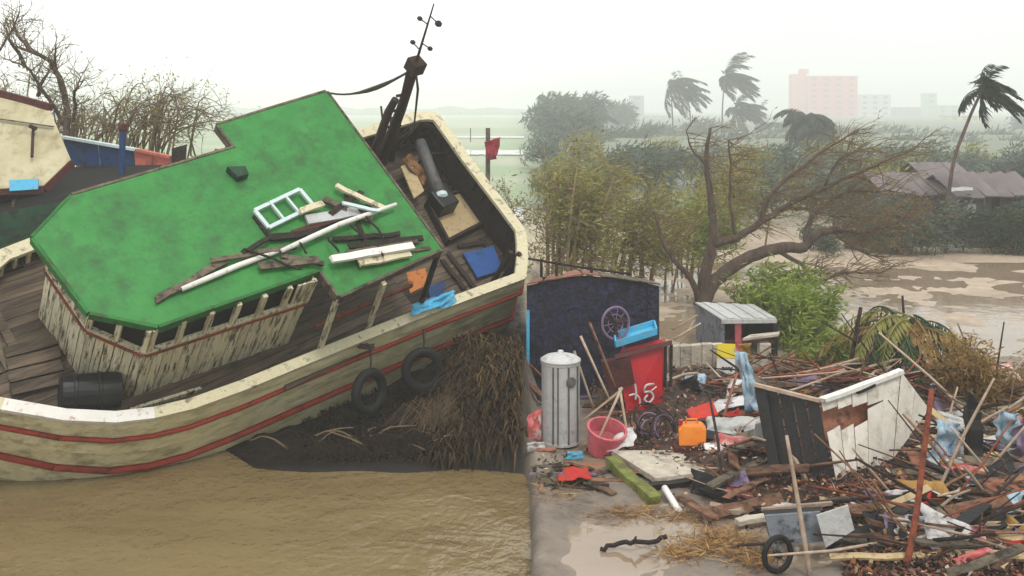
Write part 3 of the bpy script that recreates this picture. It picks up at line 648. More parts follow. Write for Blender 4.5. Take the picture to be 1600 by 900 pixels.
# brush and roots hanging on the bank under the stern
rg = random.Random(5); m = MB()
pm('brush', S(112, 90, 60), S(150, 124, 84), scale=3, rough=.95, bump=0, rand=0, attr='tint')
for i in range(13000):
    px = rg.uniform(470, 819); X = None
    Y = rg.uniform(17.2, 20.4); X = (px - 800) / F * Y
    if X > shore_x(Y) - .05: continue
    z = hg(X, Y)
    if z < .02: continue
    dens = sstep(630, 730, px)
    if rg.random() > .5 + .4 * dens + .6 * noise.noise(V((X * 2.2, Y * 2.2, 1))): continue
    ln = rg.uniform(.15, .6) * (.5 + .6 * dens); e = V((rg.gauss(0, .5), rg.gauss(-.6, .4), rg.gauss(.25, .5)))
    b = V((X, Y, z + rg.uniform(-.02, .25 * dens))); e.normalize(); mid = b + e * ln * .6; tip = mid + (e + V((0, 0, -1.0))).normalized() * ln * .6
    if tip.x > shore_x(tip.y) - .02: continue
    t_ = rg.uniform(.03, .18 + .75 * dens * max(0, .5 + noise.noise(V((X * 1.6, z * 2.2, 3))))); c = (t_ * rg.uniform(.9, 1.2), t_, t_ * .85, 1); wv = V((rg.uniform(.008, .022), 0, .004))  # tint falls off under the hull: its shade put into the blade colour
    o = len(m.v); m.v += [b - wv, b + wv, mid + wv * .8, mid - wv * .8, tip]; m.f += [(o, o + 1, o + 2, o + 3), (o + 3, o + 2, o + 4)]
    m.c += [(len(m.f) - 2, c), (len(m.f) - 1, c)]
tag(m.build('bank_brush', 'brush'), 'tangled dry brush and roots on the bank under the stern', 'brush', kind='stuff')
for i, (px, py, D_, s_) in enumerate(((690, 640, 18.4, 60), (745, 610, 18.9, 70), (790, 630, 18.3, 66), (650, 690, 17.9, 36), (470, 706, 17.6, 26), (540, 700, 17.6, 30), (600, 690, 17.8, 34))):
    rgq = random.Random(60 + i); b = P(px, py + s_ * .8, D_); o = plant('reed_clump', b, ('dry brown reed clump on the bank under the round fender tyre', 'tall brown reed clump on the bank under the stern rail', 'brown reed clump on the bank beside the tarred shed', 'low brown reed clump at the water edge under the tyre', 'short reed clump where the hull meets the bank', 'flattened reed clump under the middle of the hull', 'ragged reed clump under the edge-on fender tyre')[i], 'reeds', 'reed clumps on the bank'); m = MB()
    for k in range(170):
        a = b + V((rgq.gauss(0, .16), rgq.gauss(0, .12), 0)); dx = rgq.gauss(0, .28); hh = s_ / F * D_ * rgq.uniform(.5, 1.3)
        pts = [a, a + V((dx * .3, -.05, hh * .7)), a + V((dx * .8, -.12, hh)), a + V((dx * 1.5, -.22, hh * .45))]
        if pts[3].x > shore_x(pts[3].y) - .02: continue
        m.tube(pts, [.007, .006, .005, .003], 3, cap=False)
    m.build('stalks', 'dry_twig' if i < 3 else 'dark_wood', o, world=True)
# sticks by the stern
for i, (a, b) in enumerate((((748, 580), (822, 582)), ((735, 600), (812, 548)), ((760, 560), (818, 535)))):
    p, q = P(a[0], a[1], 19.2), P(b[0] - 4, b[1], 19.4); tag(MB().tube([p, p.lerp(q, .5) - V((0, 0, .02)), q], [.025, .022, .018], 6).build('branch', 'pale_wood' if i == 0 else 'dark_wood'), 'pale broken branch lying level in the brush by the stern' if i == 0 else 'dark branch slanting in the brush under the stern', 'branch', None if i == 0 else 'dark branches under the stern')
rg = random.Random(41)
for i in range(26):
    px = rg.uniform(450, 800); Y = rg.uniform(17.6, 19.2); X = (px - 800) / F * Y; z = hg(X, Y)
    if z < .03: continue
    a_ = V((X, Y, z + .02)); e_ = V((rg.gauss(0, .8), rg.gauss(-.3, .3), rg.uniform(.05, .5))).normalized() * rg.uniform(.4, 1.0); b_ = a_ + e_
    if b_.x > .1: continue
    tag(MB().tube(polyline([a_, a_ + e_ * .5 + V((rg.gauss(0, .08), 0, rg.gauss(.05, .06))), b_ - V((0, 0, .1))], 3, .01, rg), [.02, .018, .016, .014, .012, .01, .008], 5).build('root', 'dark_wood' if i % 3 else 'dry_twig'), ('dark' if i % 3 else 'pale') + ' bare root sticking out of the bank ' + ('under the middle of the hull' if px < 600 else 'under the stern'), 'root', 'roots in the river bank')
# ------------------------------------------------------------------ second boat
b2 = root('moored_boat', P(60, 330, 22.5), 'heeled boat with cream roof and blue bulwark behind the green roofed boat', 'boat')
def pl(name, pts, ext, mat, par=b2, bevel=0): return MB().prism(pts, ext).build(name, mat, par, world=True, bevel=bevel)
cr_ = pl('cabin_roof', [P(-70, 146, 23.4), P(0, 152, 23.3), P(78, 172, 23.1), P(111, 250, 22.3), P(70, 290, 21.9), P(-70, 300, 21.9)], (-.05, .12, -.1), 'cream_roof', bevel=.01)
e = [P(-70, 141, 23.5), P(0, 146, 23.4), P(80, 168, 23.15)]
MB().beam(e[0], e[1], .14, .16).build('fascia', 'maroon', cr_, world=True); MB().beam(e[1], e[2], .14, .16).build('fascia', 'maroon', cr_, world=True)
MB().beam(P(-70, 304, 21.8), P(70, 296, 21.8), .08, .13).build('fascia', 'maroon', cr_, world=True); MB().beam(P(70, 296, 21.8), P(113, 254, 22.2), .08, .13).build('fascia', 'maroon', cr_, world=True)
MB().beam(P(-70, 176, 23.0), P(84, 198, 22.75), .05, .03).build('roof_seam', 'weathered_wood', cr_, world=True)
MB().tube([P(52, 198, 22.7), P(50, 245, 22.2)], .035, 6).build('roof_bracket', 'rust_mast', cr_, world=True); MB().tube([P(47, 197, 22.65), P(56, 201, 22.6)], .05, 6).build('roof_bracket', 'rust_mast', cr_, world=True)
pl('roof_patch', [P(15, 282, 21.86), P(61, 280, 21.86), P(60, 296, 21.72), P(16, 299, 21.72)], (0, -.03, .01), 'light_blue', cr_)
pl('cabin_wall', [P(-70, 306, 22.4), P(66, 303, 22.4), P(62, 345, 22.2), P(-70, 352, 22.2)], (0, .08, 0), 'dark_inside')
for a, b in (((22, 312), (20, 352)), ((20, 352), (-60, 356)), ((66, 318), (30, 348)), ((-30, 312), (-30, 352))):
    MB().beam(P(*a, 21.9), P(*b, 21.9), .06, .06).build('window_bar', 'weathered_wood', b2, world=True)
for j in range(5):
    MB().beam(P(-70, 352 + j * 13, 21.3 - j * .08), P(112 - j * 6, 318 + j * 14, 21.6 - j * .08), .05, .17).build('hull_plank', 'dark_green', b2, world=True)
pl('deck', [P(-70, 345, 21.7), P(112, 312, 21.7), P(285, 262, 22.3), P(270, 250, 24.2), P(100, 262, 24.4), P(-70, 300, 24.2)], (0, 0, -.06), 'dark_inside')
for j in range(6):
    t0, t1 = j / 6, (j + 1) / 6 - .01
    A, B = P(100, 216, 24.6), P(268, 247, 23.2); C_, D_ = P(104, 256, 24.5), P(270, 282, 23.1)
    pl('bulwark_plank', [A.lerp(B, t0), A.lerp(B, t1), C_.lerp(D_, t1), C_.lerp(D_, t0)], (0, .05, 0), 'deep_blue' if j < 4 else 'salmon')
MB().beam(P(98, 214, 24.6), P(214, 234, 23.65), .16, .06).build('rail_cap', 'window_frame', b2, world=True); MB().beam(P(214.6, 234.2, 23.64), P(268, 246, 23.2), .16, .06).build('rail_cap', 'salmon', b2, world=True)
pl('bulwark_end', [P(268, 232, 23.1), P(290, 226, 23.1), P(288, 262, 23), P(268, 262, 23)], (0, .1, 0), 'dark_wood')
MB().tube([P(190, 284, 22.8), P(192, 196, 22.8)], .07, 10).build('bollard', 'deep_blue', b2, world=True); MB().lathe(P(192, 205, 22.8), (0, 0, 1), [(.07, 0), (.1, .03), (.1, .15), (.05, .18)], 12).build('bollard_head', 'maroon', b2, world=True)
for x in (130, 160, 205, 230): MB().beam(P(x, 256, 24.1), P(x, 285, 23.6), .06, .06, (1, 0, 0)).build('bulwark_frame', 'dark_wood', b2, world=True)
# ------------------------------------------------------------------ far field, left
gz = hg(-1.4, 40)
o = root('marker_post', P(762, 288, 40.5), 'weathered wooden post in the green field with a crimson cloth tied on', 'post')
bp_ = P(762, 200, 40.5); MB().tube([V((bp_.x, bp_.y, hg(bp_.x, bp_.y) - .2)), bp_ + V((.01, 0, 0))], [.1, .09], 8).build('post_shaft', 'weathered_wood', o, world=True)
pm('crimson_cloth', S(150, 26, 56), S(190, 44, 78), scale=5, rough=.85, rand=0)
m = MB(); m.grid(crumple([P(757, 222, 40.3), P(783, 214, 40.2), P(776, 248, 40.2), P(760, 252, 40.3)], 10, .18, 5, 2.5)); tag(m.build('cloth', 'crimson_cloth', smooth=True, solid=.02), 'crimson cloth bundled round the field post', 'cloth')
pm('ochre_tarp', S(150, 112, 52), S(190, 150, 80), scale=4, rough=.7, rand=0)
rg = random.Random(12)
for i, px in enumerate((585, 430, 300, 700, 735)):
    p = G(px, 205 + i * 4, .7); hh = rg.uniform(.8, 1.6)
    tag(MB().tube([p - V((0, 0, .1)), p + V((rg.uniform(-.1, .1), 0, hh * 1.6))], .09, 6).build('field_post', 'dark_wood'), 'thin dark stake standing far out in the green field', 'stake', 'stakes in the far field')
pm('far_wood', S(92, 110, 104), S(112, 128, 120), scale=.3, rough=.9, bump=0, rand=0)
m = MB()
for i in range(900):
    X = rg.uniform(-620, 10); Y = 900 + rg.uniform(-35, 35); hh = 6 + 9 * max(0, noise.noise(V((X * .03, 2, 0)))) ; r = rg.uniform(4, 8)
    m.lathe(V((X, Y, 0)), (rg.uniform(-.1, .1), 0, 1), [(r * .6, 0), (r, hh * .4), (r * .6, hh * .8), (r * .1, hh)], 6)
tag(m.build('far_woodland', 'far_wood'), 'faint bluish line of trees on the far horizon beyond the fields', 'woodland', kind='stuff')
# ------------------------------------------------------------------ debris side: sheds and big wreckage
pm('tarred_sheet', S(20, 24, 52), S(58, 58, 96), scale=5, rough=.6, bump=.5, dirt=S(10, 10, 18), dscale=7, dlo=.42, dhi=.6, bscale=12, rand=.2)
pm('rusty_sheet', S(150, 92, 70), S(180, 130, 104), scale=4, rough=.7, bump=.2, dirt=S(96, 56, 42), dscale=4, rand=.2)
pm('pale_sheet', S(188, 188, 186), S(224, 224, 222), scale=4, rough=.5, dirt=S(130, 122, 114), dscale=4, dlo=.5, dhi=.72, rand=.12)
pm('concrete', S(192, 182, 166), S(222, 212, 196), scale=4, dirt=S(110, 96, 84), dscale=3, dlo=.52, dhi=.72, rand=.12, bump=.25)
pm('grey_board', S(120, 126, 134), S(150, 156, 164), scale=4, dirt=S(70, 70, 74), dscale=4, rand=.12)
pm('black_board', S(10, 8, 9), S(26, 21, 22), scale=4, rough=.6, dirt=S(52, 34, 36), dscale=3, dlo=.56, dhi=.7, rand=.25)
pm('red_plastic', S(198, 24, 42), S(220, 40, 58), scale=3, rough=.4, bump=.05, dirt=S(110, 50, 48), dscale=3, dlo=.46, dhi=.68, rand=.08)
pm('pink_plastic', S(206, 92, 108), S(224, 124, 134), scale=4, rough=.5, bump=.05, dirt=S(140, 104, 96), dscale=3, dlo=.46, dhi=.66, rand=.1)
pm('orange_plastic', S(236, 136, 24), S(246, 158, 48), scale=3, rough=.4, bump=.04, dirt=S(180, 90, 20), dscale=4, dlo=.58, dhi=.75, rand=0)
pm('yellow_plastic', S(240, 214, 24), S(248, 228, 60), scale=3, rough=.45, bump=.03, rand=0)
pm('purple_grey', S(120, 100, 128), S(154, 134, 160), scale=5, rough=.5, rand=.1)
pm('red_cloth', S(200, 44, 38), S(224, 74, 60), scale=4, rough=.85, rand=.15, dirt=S(130, 84, 70), dscale=4, dlo=.5, dhi=.68)
pm('rose_sheet', S(196, 84, 84), S(222, 130, 126), scale=3, rough=.5, bump=.1, dirt=S(232, 214, 206), dscale=2.6, dlo=.5, dhi=.58, rand=.1)
pm('white_cloth', S(214, 210, 208), S(240, 238, 238), scale=4, rough=.85, rand=.12, dirt=S(150, 138, 134), dscale=4)
pm('blue_cloth', S(150, 186, 206), S(222, 232, 238), scale=4, rough=.8, rand=.15, dirt=S(96, 130, 170), dscale=4)
pm('moss_slab', S(112, 122, 52), S(150, 156, 80), scale=4, dirt=S(104, 92, 66), dscale=3, dlo=.45, dhi=.62, rand=.1, bump=.35)
pm('brown_wood', S(112, 80, 62), S(156, 118, 92), scale=6, rough=.85, bump=.25, dirt=S(62, 42, 36), dscale=5, rand=.4)
pm('red_wood', S(140, 66, 46), S(180, 104, 70), scale=5, rough=.8, bump=.2, dirt=S(90, 40, 34), dscale=5, rand=.3)
pm('dark_stick', S(44, 32, 32), S(74, 56, 52), scale=6, rough=.9, rand=.4)
pm('pale_stick', S(176, 152, 132), S(208, 188, 168), scale=6, rough=.85, rand=.25)
pm('cabin_white', S(214, 206, 194), S(238, 232, 222), scale=3, rough=.6, dirt=S(150, 136, 116), dscale=4, dlo=.52, dhi=.74, rand=.08, bump=.12)
rg = random.Random(77)
def TH(name, label, cat, base, group=None): return root(name, base, label, cat, group)
# tarred shed beside the stern
sh = TH('tarred_shed', 'dark blue tarred sheet shed with low gable roof beside the boat stern', 'shed', G(925, 620, .3))
DS = 20.3; gz = .3
def top_y(px): return 447 - 17 * (1 - abs(px - 917) / 97) if px <= 917 else 430 + 17 * (px - 917) / 112
nb = 13
for i in range(nb):
    x0, x1 = 823 + 206 * i / nb, 823 + 206 * (i + 1) / nb + 1.0; d_ = DS + rg.uniform(-.025, .025)
    a, b = P(x0, top_y(x0), d_), P(x1, top_y(x1), d_)
    MB().prism([V((a.x, d_, gz - .1)), V((b.x, d_, gz - .1)), b, a], (0, .03, 0)).build('wall_panel', 'tarred_sheet', sh, world=True)
MB().box(P(825, 548, DS - .03) + V((0, 0, 0)), (.06, .04, 1.6)).build('corner_batten', 'light_blue', sh, world=True)
aL, aR = P(823, 452, DS), P(1029, 452, DS)
for k in range(5):
    y0 = DS + .06 + k * .44
    MB().box((aR.x - .03, y0 + .2, 1.25), (.03, .43, 2.1)).build('wall_panel', 'tarred_sheet', sh, world=True)
    MB().beam((aL.x + .06 + k * .06, y0, 1.2), (aL.x + .06 + k * .06 + .05, y0 + .43, 1.2), .03, 2.1, (0, 0, 1)).build('wall_panel', 'tarred_sheet', sh, world=True)
MB().box(((aL.x + aR.x) / 2 + .15, DS + 2.25, 1.25), (aR.x - aL.x - .35, .03, 2.1)).build('back_wall', 'tarred_sheet', sh, world=True)
for k in range(7):
    x0, x1 = 819 + 214 * k / 7, 819 + 214 * (k + 1) / 7 - .8; back = .18 * (1 - k / 7)
    a, b = P(max(x0, 823), top_y(x0) - 2, DS - .08), P(x1, top_y(x1) - 2, DS - .08)
    c_, e_ = b + V((.02, 2.4, -.3)), a + V((.02 + back, 2.4, -.3))
    MB().prism([a, b, c_, e_], (0, 0, .025)).build('roof_sheet', 'rusty_sheet' if k < 4 else 'weathered_wood', sh, world=True)
p0, p1 = P(825, 404, DS + .7), P(985, 428, DS + .7)
MB().tube([p0, p0.lerp(p1, .5) + V((0, 0, -.02)), p1], .025, 6).build('roof_rail', 'dark_stick', sh, world=True)
for t_ in (.13, .28, .62): q = p0.lerp(p1, t_); MB().tube([V((q.x, q.y, 2.55)), q + V((0, 0, .03))], .03, 6).build('rail_post', 'dark_stick', sh, world=True)
# metal tank
b = G(876, 690, .34); tk = TH('water_tank', 'tall grey metal cylinder tank with domed lid in front of the tarred shed', 'tank', b)
r_ = .33; hh = 1.38
MB().lathe(b, (0, 0, 1), [(r_, 0), (r_, .04), (r_ * .985, .05), (r_ * .985, hh - .05), (r_ * 1.02, hh - .04), (r_ * 1.02, hh)], 32).build('tank_body', 'grey_metal', tk, smooth=False, world=True)
MB().lathe(b + V((0, 0, hh)), (0, 0, 1), [(r_ * 1.05, 0), (r_ * 1.04, .03), (r_ * .8, .08), (r_ * .35, .12), (r_ * .15, .13), (r_ * .15, .17), (.02, .18)], 32).build('tank_lid', 'pale_sheet', tk, smooth=True, world=True)
for a_ in (-2.0, -1.75, -1.2, -.6):
    q = b + V((math.cos(a_) * r_ * 1.0, math.sin(a_) * r_ * 1.0, 0)); MB().box(q + V((0, 0, hh / 2)), (.025, .03, hh - .1), Matrix.Rotation(a_ + math.pi / 2, 3, 'Z')).build('tank_seam', 'dull_pipe', tk, world=True)
q = b + V((math.cos(-1.05) * r_, math.sin(-1.05) * r_, hh - .3)); MB().lathe(q, (math.cos(-1.05), math.sin(-1.05), 0), [(.09, -.02), (.09, .015), (.06, .02)], 16).build('tank_hatch', 'dull_pipe', tk, world=True)
# red cooler with painted strokes, on its stand
q = [P(964, 560, 18.6), P(1036, 541, 18.9), P(1034, 640, 18.7), P(980, 650, 18.4)]
ck = TH('red_cooler', 'crushed red metal cooler with curly white strokes under a blue tray', 'cooler', G(1005, 660, .5))
MB().prism(q, (.12, .5, .05)).build('cooler_body', 'red_plastic', ck, world=True, bevel=.02)
MB().prism([P(960, 556, 18.5), P(1050, 533, 18.9), P(1050, 539, 18.85), P(962, 562, 18.45)], (.02, .12, 0)).build('cooler_lid', 'maroon', ck, world=True, bevel=.01)
def stroke(pts, r_=.02):
    MB().tube(polyline([P(x, y, 18.42 + (x - 990) * .005) for x, y in pts], 4), r_, 5).build('painted_stroke', 'white_cloth', ck, world=True)
stroke([(992, 600), (994, 612), (993, 624)]); stroke([(983, 618), (992, 616), (999, 622), (1000, 634)], .016)
stroke([(1022, 600), (1010, 602), (1007, 612), (1016, 612), (1021, 620), (1014, 629), (1007, 624), (1012, 617)], .02); stroke([(1018, 610), (1026, 604)], .014)
for x in (1040, 1049): MB().tube([P(x, 538, 18.9), P(x - 1, 604, 18.9)], .03, 6).build('stand_leg', 'dark_stick', ck, world=True)
MB().prism([P(940, 566, 18.5), P(985, 560, 18.45), P(992, 600, 18.4), P(950, 612, 18.45)], (0, .2, 0)).build('torn_liner', 'maroon', ck, world=True)
# blue tray lying over the cooler
tq = [P(962, 541, 18.7), P(1026, 521, 19.1), P(1022, 508, 19.35), P(960, 527, 18.95)]
ty = TH('blue_tray', 'sky blue plastic fish tray tipped on top of the red cooler', 'tray', P(995, 540, 18.9))
MB().prism(tq, (0, .03, -.03)).build('tray_floor', 'light_blue', ty, world=True)
for i in range(4):
    MB().beam(tq[i] + V((0, 0, .04)), tq[(i + 1) % 4] + V((0, 0, .04)), .03, .12).build('tray_side', 'light_blue', ty, world=True)
# wire fan
fc = P(962, 505, 18.9); fa = V((.45, -.9, .1)); fn = TH('electric_fan', 'purplish round wire guard fan standing up against the tarred shed', 'fan', fc - V((0, 0, .6)))
MB().ring(fc, fa, .29, .026, 28, 6).build('guard_ring', 'purple_grey', fn, world=True)
MB().ring(fc, fa, .16, .01, 20, 5).build('guard_ring', 'purple_grey', fn, world=True)
u = fa.normalized(); a_ = u.orthogonal().normalized(); b_ = u.cross(a_)
for k in range(10):
    t_ = k * math.pi / 5; MB().tube([fc, fc + (a_ * math.cos(t_) + b_ * math.sin(t_)) * .29], .008, 4).build('guard_spoke', 'purple_grey', fn, world=True)
for k in range(3):
    t_ = k * 2.094 + .4; d_ = a_ * math.cos(t_) + b_ * math.sin(t_); d2 = a_ * math.cos(t_ + .7) + b_ * math.sin(t_ + .7)
    MB().prism([fc + u * .02, fc + d_ * .22 + u * .04, fc + d2 * .22 - u * .02], u * .01).build('fan_blade', 'dark_stick', fn, world=True)
MB().lathe(fc - u * .2, u, [(.07, 0), (.09, .06), (.09, .16), (.05, .22)], 12).build('motor', 'dark_stick', fn, world=True)
MB().tube([fc - u * .1, fc + V((.12, 0, -.35)), fc + V((.18, .05, -.62))], .025, 6).build('fan_stand', 'purple_grey', fn, world=True)
# small stall with grey roof, its wall and pillar
st = TH('small_stall', 'small grey walled stall with pale sheet roof under the leaning tree', 'stall', G(1145, 560, .3))
DH = 23.6
fl, fr = P(1127, 500, DH), P(1213, 499, DH); bl_, br_ = P(1086, 474, DH + 1.8), P(1178, 478, DH + 1.9)
for k in range(8):
    t0, t1 = k / 8, (k + 1) / 8 - .008
    MB().prism([fl.lerp(fr, t0), fl.lerp(fr, t1), bl_.lerp(br_, t1), bl_.lerp(br_, t0)], (0, 0, .03 + .015 * (k % 2))).build('roof_sheet', 'pale_sheet', st, world=True)
MB().prism([fl + V((.02, 0, -.03)), bl_ + V((.02, 0, -.03)), V((bl_.x + .02, bl_.y, .3)), V((fl.x + .02, fl.y, .3))], (.05, 0, 0)).build('side_wall', 'grey_board', st, world=True)
MB().prism([bl_ + V((.1, 0, -.05)), br_ + V((-.05, 0, -.05)), V((br_.x - .05, br_.y, .3)), V((bl_.x + .1, bl_.y, .3))], (0, .05, 0)).build('back_wall', 'maroon', st, world=True)
MB().prism([fr + V((-.05, 0, -.03)), br_ + V((-.05, 0, -.03)), V((br_.x - .05, br_.y, .3)), V((fr.x - .05, fr.y, .3))], (.05, 0, 0)).build('side_wall', 'black_board', st, world=True)
for px, w_, mt in ((1129, .08, 'grey_board'), (1153, .14, 'pink_plastic'), (1211, .1, 'black_board')):
    p = P(px, 502, DH + .03); MB().beam(V((p.x, p.y, .25)), p, w_, .08, (0, 1, 0)).build('stall_post', mt, st, world=True)
MB().beam(P(1130, 533, DH + .05), P(1212, 532, DH + .05), .1, .06).build('counter', 'maroon', st, world=True)
MB().beam(fl + V((0, -.03, -.03)), fr + V((0, -.03, -.03)), .05, .09).build('eave_board', 'pale_sheet', st, world=True)
cw_ = TH('concrete_wall', 'low pale concrete wall in front of the small stall', 'wall', G(1085, 600, .3))
for k in range(5):
    x0, x1 = 1046 + 17 * k, 1062.4 + 17 * k; a, b = P(x0, 541 - k * .8 + rg.uniform(-1.5, 1.5), 22.0), P(x1, 541 - k * .8 + rg.uniform(-1.5, 1.5), 22.0)
    MB().prism([V((a.x, 22, .2)), V((b.x, 22, .2)), b, a], (0, .18, 0)).build('block', 'concrete', cw_, world=True, bevel=.012)
pc = TH('concrete_pillar', 'short white concrete pillar with a broken ledge beside the stall', 'pillar', G(1194, 590, .3))
p = P(1194, 535, 21.6); MB().beam(V((p.x, p.y, .25)), p, .24, .24, (0, 1, 0)).build('shaft', 'concrete', pc, world=True, bevel=.015)
MB().prism([P(1160, 533, 21.5), P(1216, 526, 21.5), P(1219, 522, 21.9), P(1172, 527, 21.9)], (0, 0, .06)).build('ledge', 'concrete', pc, world=True, bevel=.01)
# yellow and white sign leaning on the wall
sg = TH('sign_board', 'yellow and white sign board leaning on the low concrete wall', 'sign', P(1135, 586, 21.6))
MB().prism([P(1121, 537, 21.75), P(1149, 538, 21.75), P(1149, 560, 21.68), P(1120, 559, 21.68)], (0, .03, 0)).build('upper_panel', 'yellow_plastic', sg, world=True)
MB().prism([P(1120, 560, 21.68), P(1149, 561, 21.68), P(1148, 586, 21.6), P(1120, 586, 21.6)], (0, .03, 0)).build('lower_panel', 'white_paint', sg, world=True)
for k, (x0, x1) in enumerate(((1128, 1132), (1133, 1137), (1138, 1141), (1142, 1145))):
    MB().prism([P(x0, 573 + k % 2, 21.62), P(x1, 573.5, 21.62), P(x1, 578, 21.61), P(x0, 577.5, 21.61)], (0, .012, 0)).build('printed_mark', 'deep_blue', sg, world=True)
# overturned cabin: black open side, white boarded side with a hole
cb = TH('overturned_cabin', 'overturned cabin with white boarded side and gaping black end in the debris', 'cabin', G(1300, 748, .4))
TL, TR, RR, BRr, BLc = P(1283, 628, 15.4), P(1408, 582, 16.3), P(1452, 640, 16.5), P(1396, 716, 15.85), P(1306, 750, 15.0)
back = V((.1, .05, 0)).normalized() * .04 + V((0, .04, 0))
edges_top = [TL, TR, RR]; edges_bot = [BLc, BRr, RR.lerp(BRr, .35)]
def on_top(u): return TL.lerp(TR, u / .72) if u < .72 else TR.lerp(RR, (u - .72) / .28)
def on_bot(u): return BLc.lerp(BRr, u / .72) if u < .72 else BRr.lerp(RR, (u - .72) / .28 * .92)
ub = [0, .13, .26, .4, .56, .72, .86, 1.0]
for k in range(7):
    u0, u1 = ub[k], ub[k + 1] - .006
    a, b, c_, d_ = on_top(u0), on_top(u1), on_bot(u1), on_bot(u0)
    off_ = V((0, rg.uniform(-.03, .03), 0))
    if k < 4:                                                # a rail above the hole, boards below it
        lo_, hi_ = [(.12, .4), (.16, .44), (.2, .46), (.25, .3)][k]
        MB().prism([a + off_, b + off_, b.lerp(c_, lo_) + off_, a.lerp(d_, lo_) + off_], (.015, .04, 0)).build('top_board', 'cabin_white', cb, world=True)
        MB().prism([a.lerp(d_, hi_) + off_, b.lerp(c_, hi_ - .03) + off_, c_ + off_, d_ + off_], (.015, .04, 0)).build('side_board', 'cabin_white', cb, world=True)
    else: MB().prism([a + off_, b + off_, c_ + off_, d_ + off_], (.015, .04, 0)).build('side_board', 'cabin_white', cb, world=True)
MB().prism([TL.lerp(BLc, .14) + V((.02, .25, 0)), on_top(.55) + V((.02, .25, -.1)), on_bot(.5).lerp(on_top(.5), .4) + V((0, .25, 0)), TL.lerp(BLc, .6) + V((.02, .25, 0))], (0, .05, 0)).build('inner_board', 'rusty_sheet', cb, world=True)
MB().beam(TL + V((0, -.03, .03)), TR + V((0, -.03, .03)), .12, .06, n=4, jit=.01).build('top_rail', 'white_paint', cb, world=True)
MB().beam(P(1340, 613, 15.7), P(1366, 601, 15.9), .06, .05).build('handle_bar', 'black_board', cb, world=True)
A, B, C_, D_ = P(1178, 602, 15.9), TL + V((-.02, .02, 0)), BLc + V((-.02, .02, 0)), P(1204, 747, 15.35)
for k in range(5):
    t0, t1 = k / 5, (k + 1) / 5 - .02; o_ = V((0, rg.uniform(0, .12), 0)); j_ = V((0, 0, rg.uniform(-.12, .06)))
    MB().prism([A.lerp(B, t0) + o_ + j_ * .6, A.lerp(B, t1) + o_ + j_, D_.lerp(C_, t1) + o_, D_.lerp(C_, t0) + o_], (.02, .05, 0)).build('end_board', 'black_board', cb, world=True)
MB().beam(A + V((0, -.02, .02)), B + V((0, -.02, .02)), .07, .05).build('end_rail', 'pale_stick', cb, world=True)
MB().beam(A.lerp(B, .45) + V((0, -.03, -.7)), D_.lerp(C_, .55) + V((0, -.05, 0)), .05, .05).build('end_strut', 'pale_stick', cb, world=True)
MB().prism([TR + V((.02, .06, -.02)), RR + V((.02, .06, 0)), RR + V((.15, .5, -.35)), TR + V((.18, .5, -.1))], (0, .04, 0)).build('cabin_end', 'black_board', cb, world=True)
# hand cart with its tipped wheel
ct = TH('hand_cart', 'tipped hand cart with grey box and one spoked wheel in the mud', 'cart', G(1255, 885, .3))
DC = 12.95
MB().prism([P(1196, 806, DC), P(1282, 800, DC + .1), P(1290, 846, DC + .05), P(1206, 854, DC - .05)], (0, .04, 0)).build('cart_side', 'grey_board', ct, world=True)
MB().prism([P(1192, 796, DC + .45), P(1284, 788, DC + .6), P(1282, 800, DC + .12), P(1196, 806, DC + .02)], (0, 0, -.03)).build('cart_floor', 'black_board', ct, world=True)
MB().prism([P(1276, 806, DC - .1), P(1325, 790, DC + .05), P(1335, 828, DC), P(1290, 856, DC - .15)], (.01, .04, 0)).build('cart_end', 'pale_sheet', ct, world=True)
MB().beam(P(1190, 796, DC + .4), P(1300, 786, DC + .5), .05, .04).build('cart_rail', 'pale_stick', ct, world=True)
wc = P(1215, 866, 12.45); wa = V((.42, -.9, .05)); wl = MB().ring(wc, wa, .2, .035, 26, 8).build('wheel', 'black_rubber', ct, world=True, smooth=True)
u = wa.normalized(); a_ = u.orthogonal().normalized(); b_ = u.cross(a_)
for k in range(8):
    t_ = k * math.pi / 4; MB().tube([wc, wc + (a_ * math.cos(t_) + b_ * math.sin(t_)) * .18], .009, 4).build('spoke', 'dull_pipe', ct, world=True)
MB().lathe(wc - u * .05, u, [(.04, 0), (.05, .02), (.05, .09), (.03, .1)], 10).build('hub', 'black_rubber', ct, world=True)
MB().tube([wc, wc + V((.05, .7, .02))], .02, 6).build('axle', 'dull_pipe', ct, world=True)
wc2 = P(1305, 872, 13.3); MB().ring(wc2, wa, .17, .03, 22, 8).build('wheel', 'black_rubber', ct, world=True, smooth=True)
MB().tube([P(1152, 852, 12.7), P(1190, 850, 12.7), P(1240, 845, 12.8)], .018, 6).build('cart_handle', 'dark_stick', ct, world=True)
# ------------------------------------------------------------------ poles and sticks that stand out
def pole(pts, D0, D1, r0, r1, mat, label, name='pole', cat='pole', group=None):
    n_ = len(pts); ps = [P(x, y, D0 + (D1 - D0) * i / (n_ - 1)) for i, (x, y) in enumerate(pts)]; ps = polyline(ps, 3)
    return tag(MB().tube(ps, [r0 + (r1 - r0) * i / (len(ps) - 1) for i in range(len(ps))], 8).build(name, mat, smooth=True), label, cat, group)
pole([(1415, 893), (1432, 800), (1442, 720), (1456, 608)], 12.5, 13.2, .045, .035, 'red_wood', 'red brown pole stuck upright in the mud beside the white cabin side')
pole([(1266, 903), (1248, 790), (1229, 680)], 12.45, 12.9, .035, .022, 'pale_stick', 'thin grey pole leaning against the hand cart')
pole([(1327, 588), (1334, 540), (1345, 480)], 20.6, 20.7, .05, .04, 'dark_stick', 'black post beside the fallen palm thatch')
pole([(1413, 505), (1410, 462)], 22.0, 22.0, .03, .025, 'dark_stick', 'short dark stake rising out of the palm thatch top')
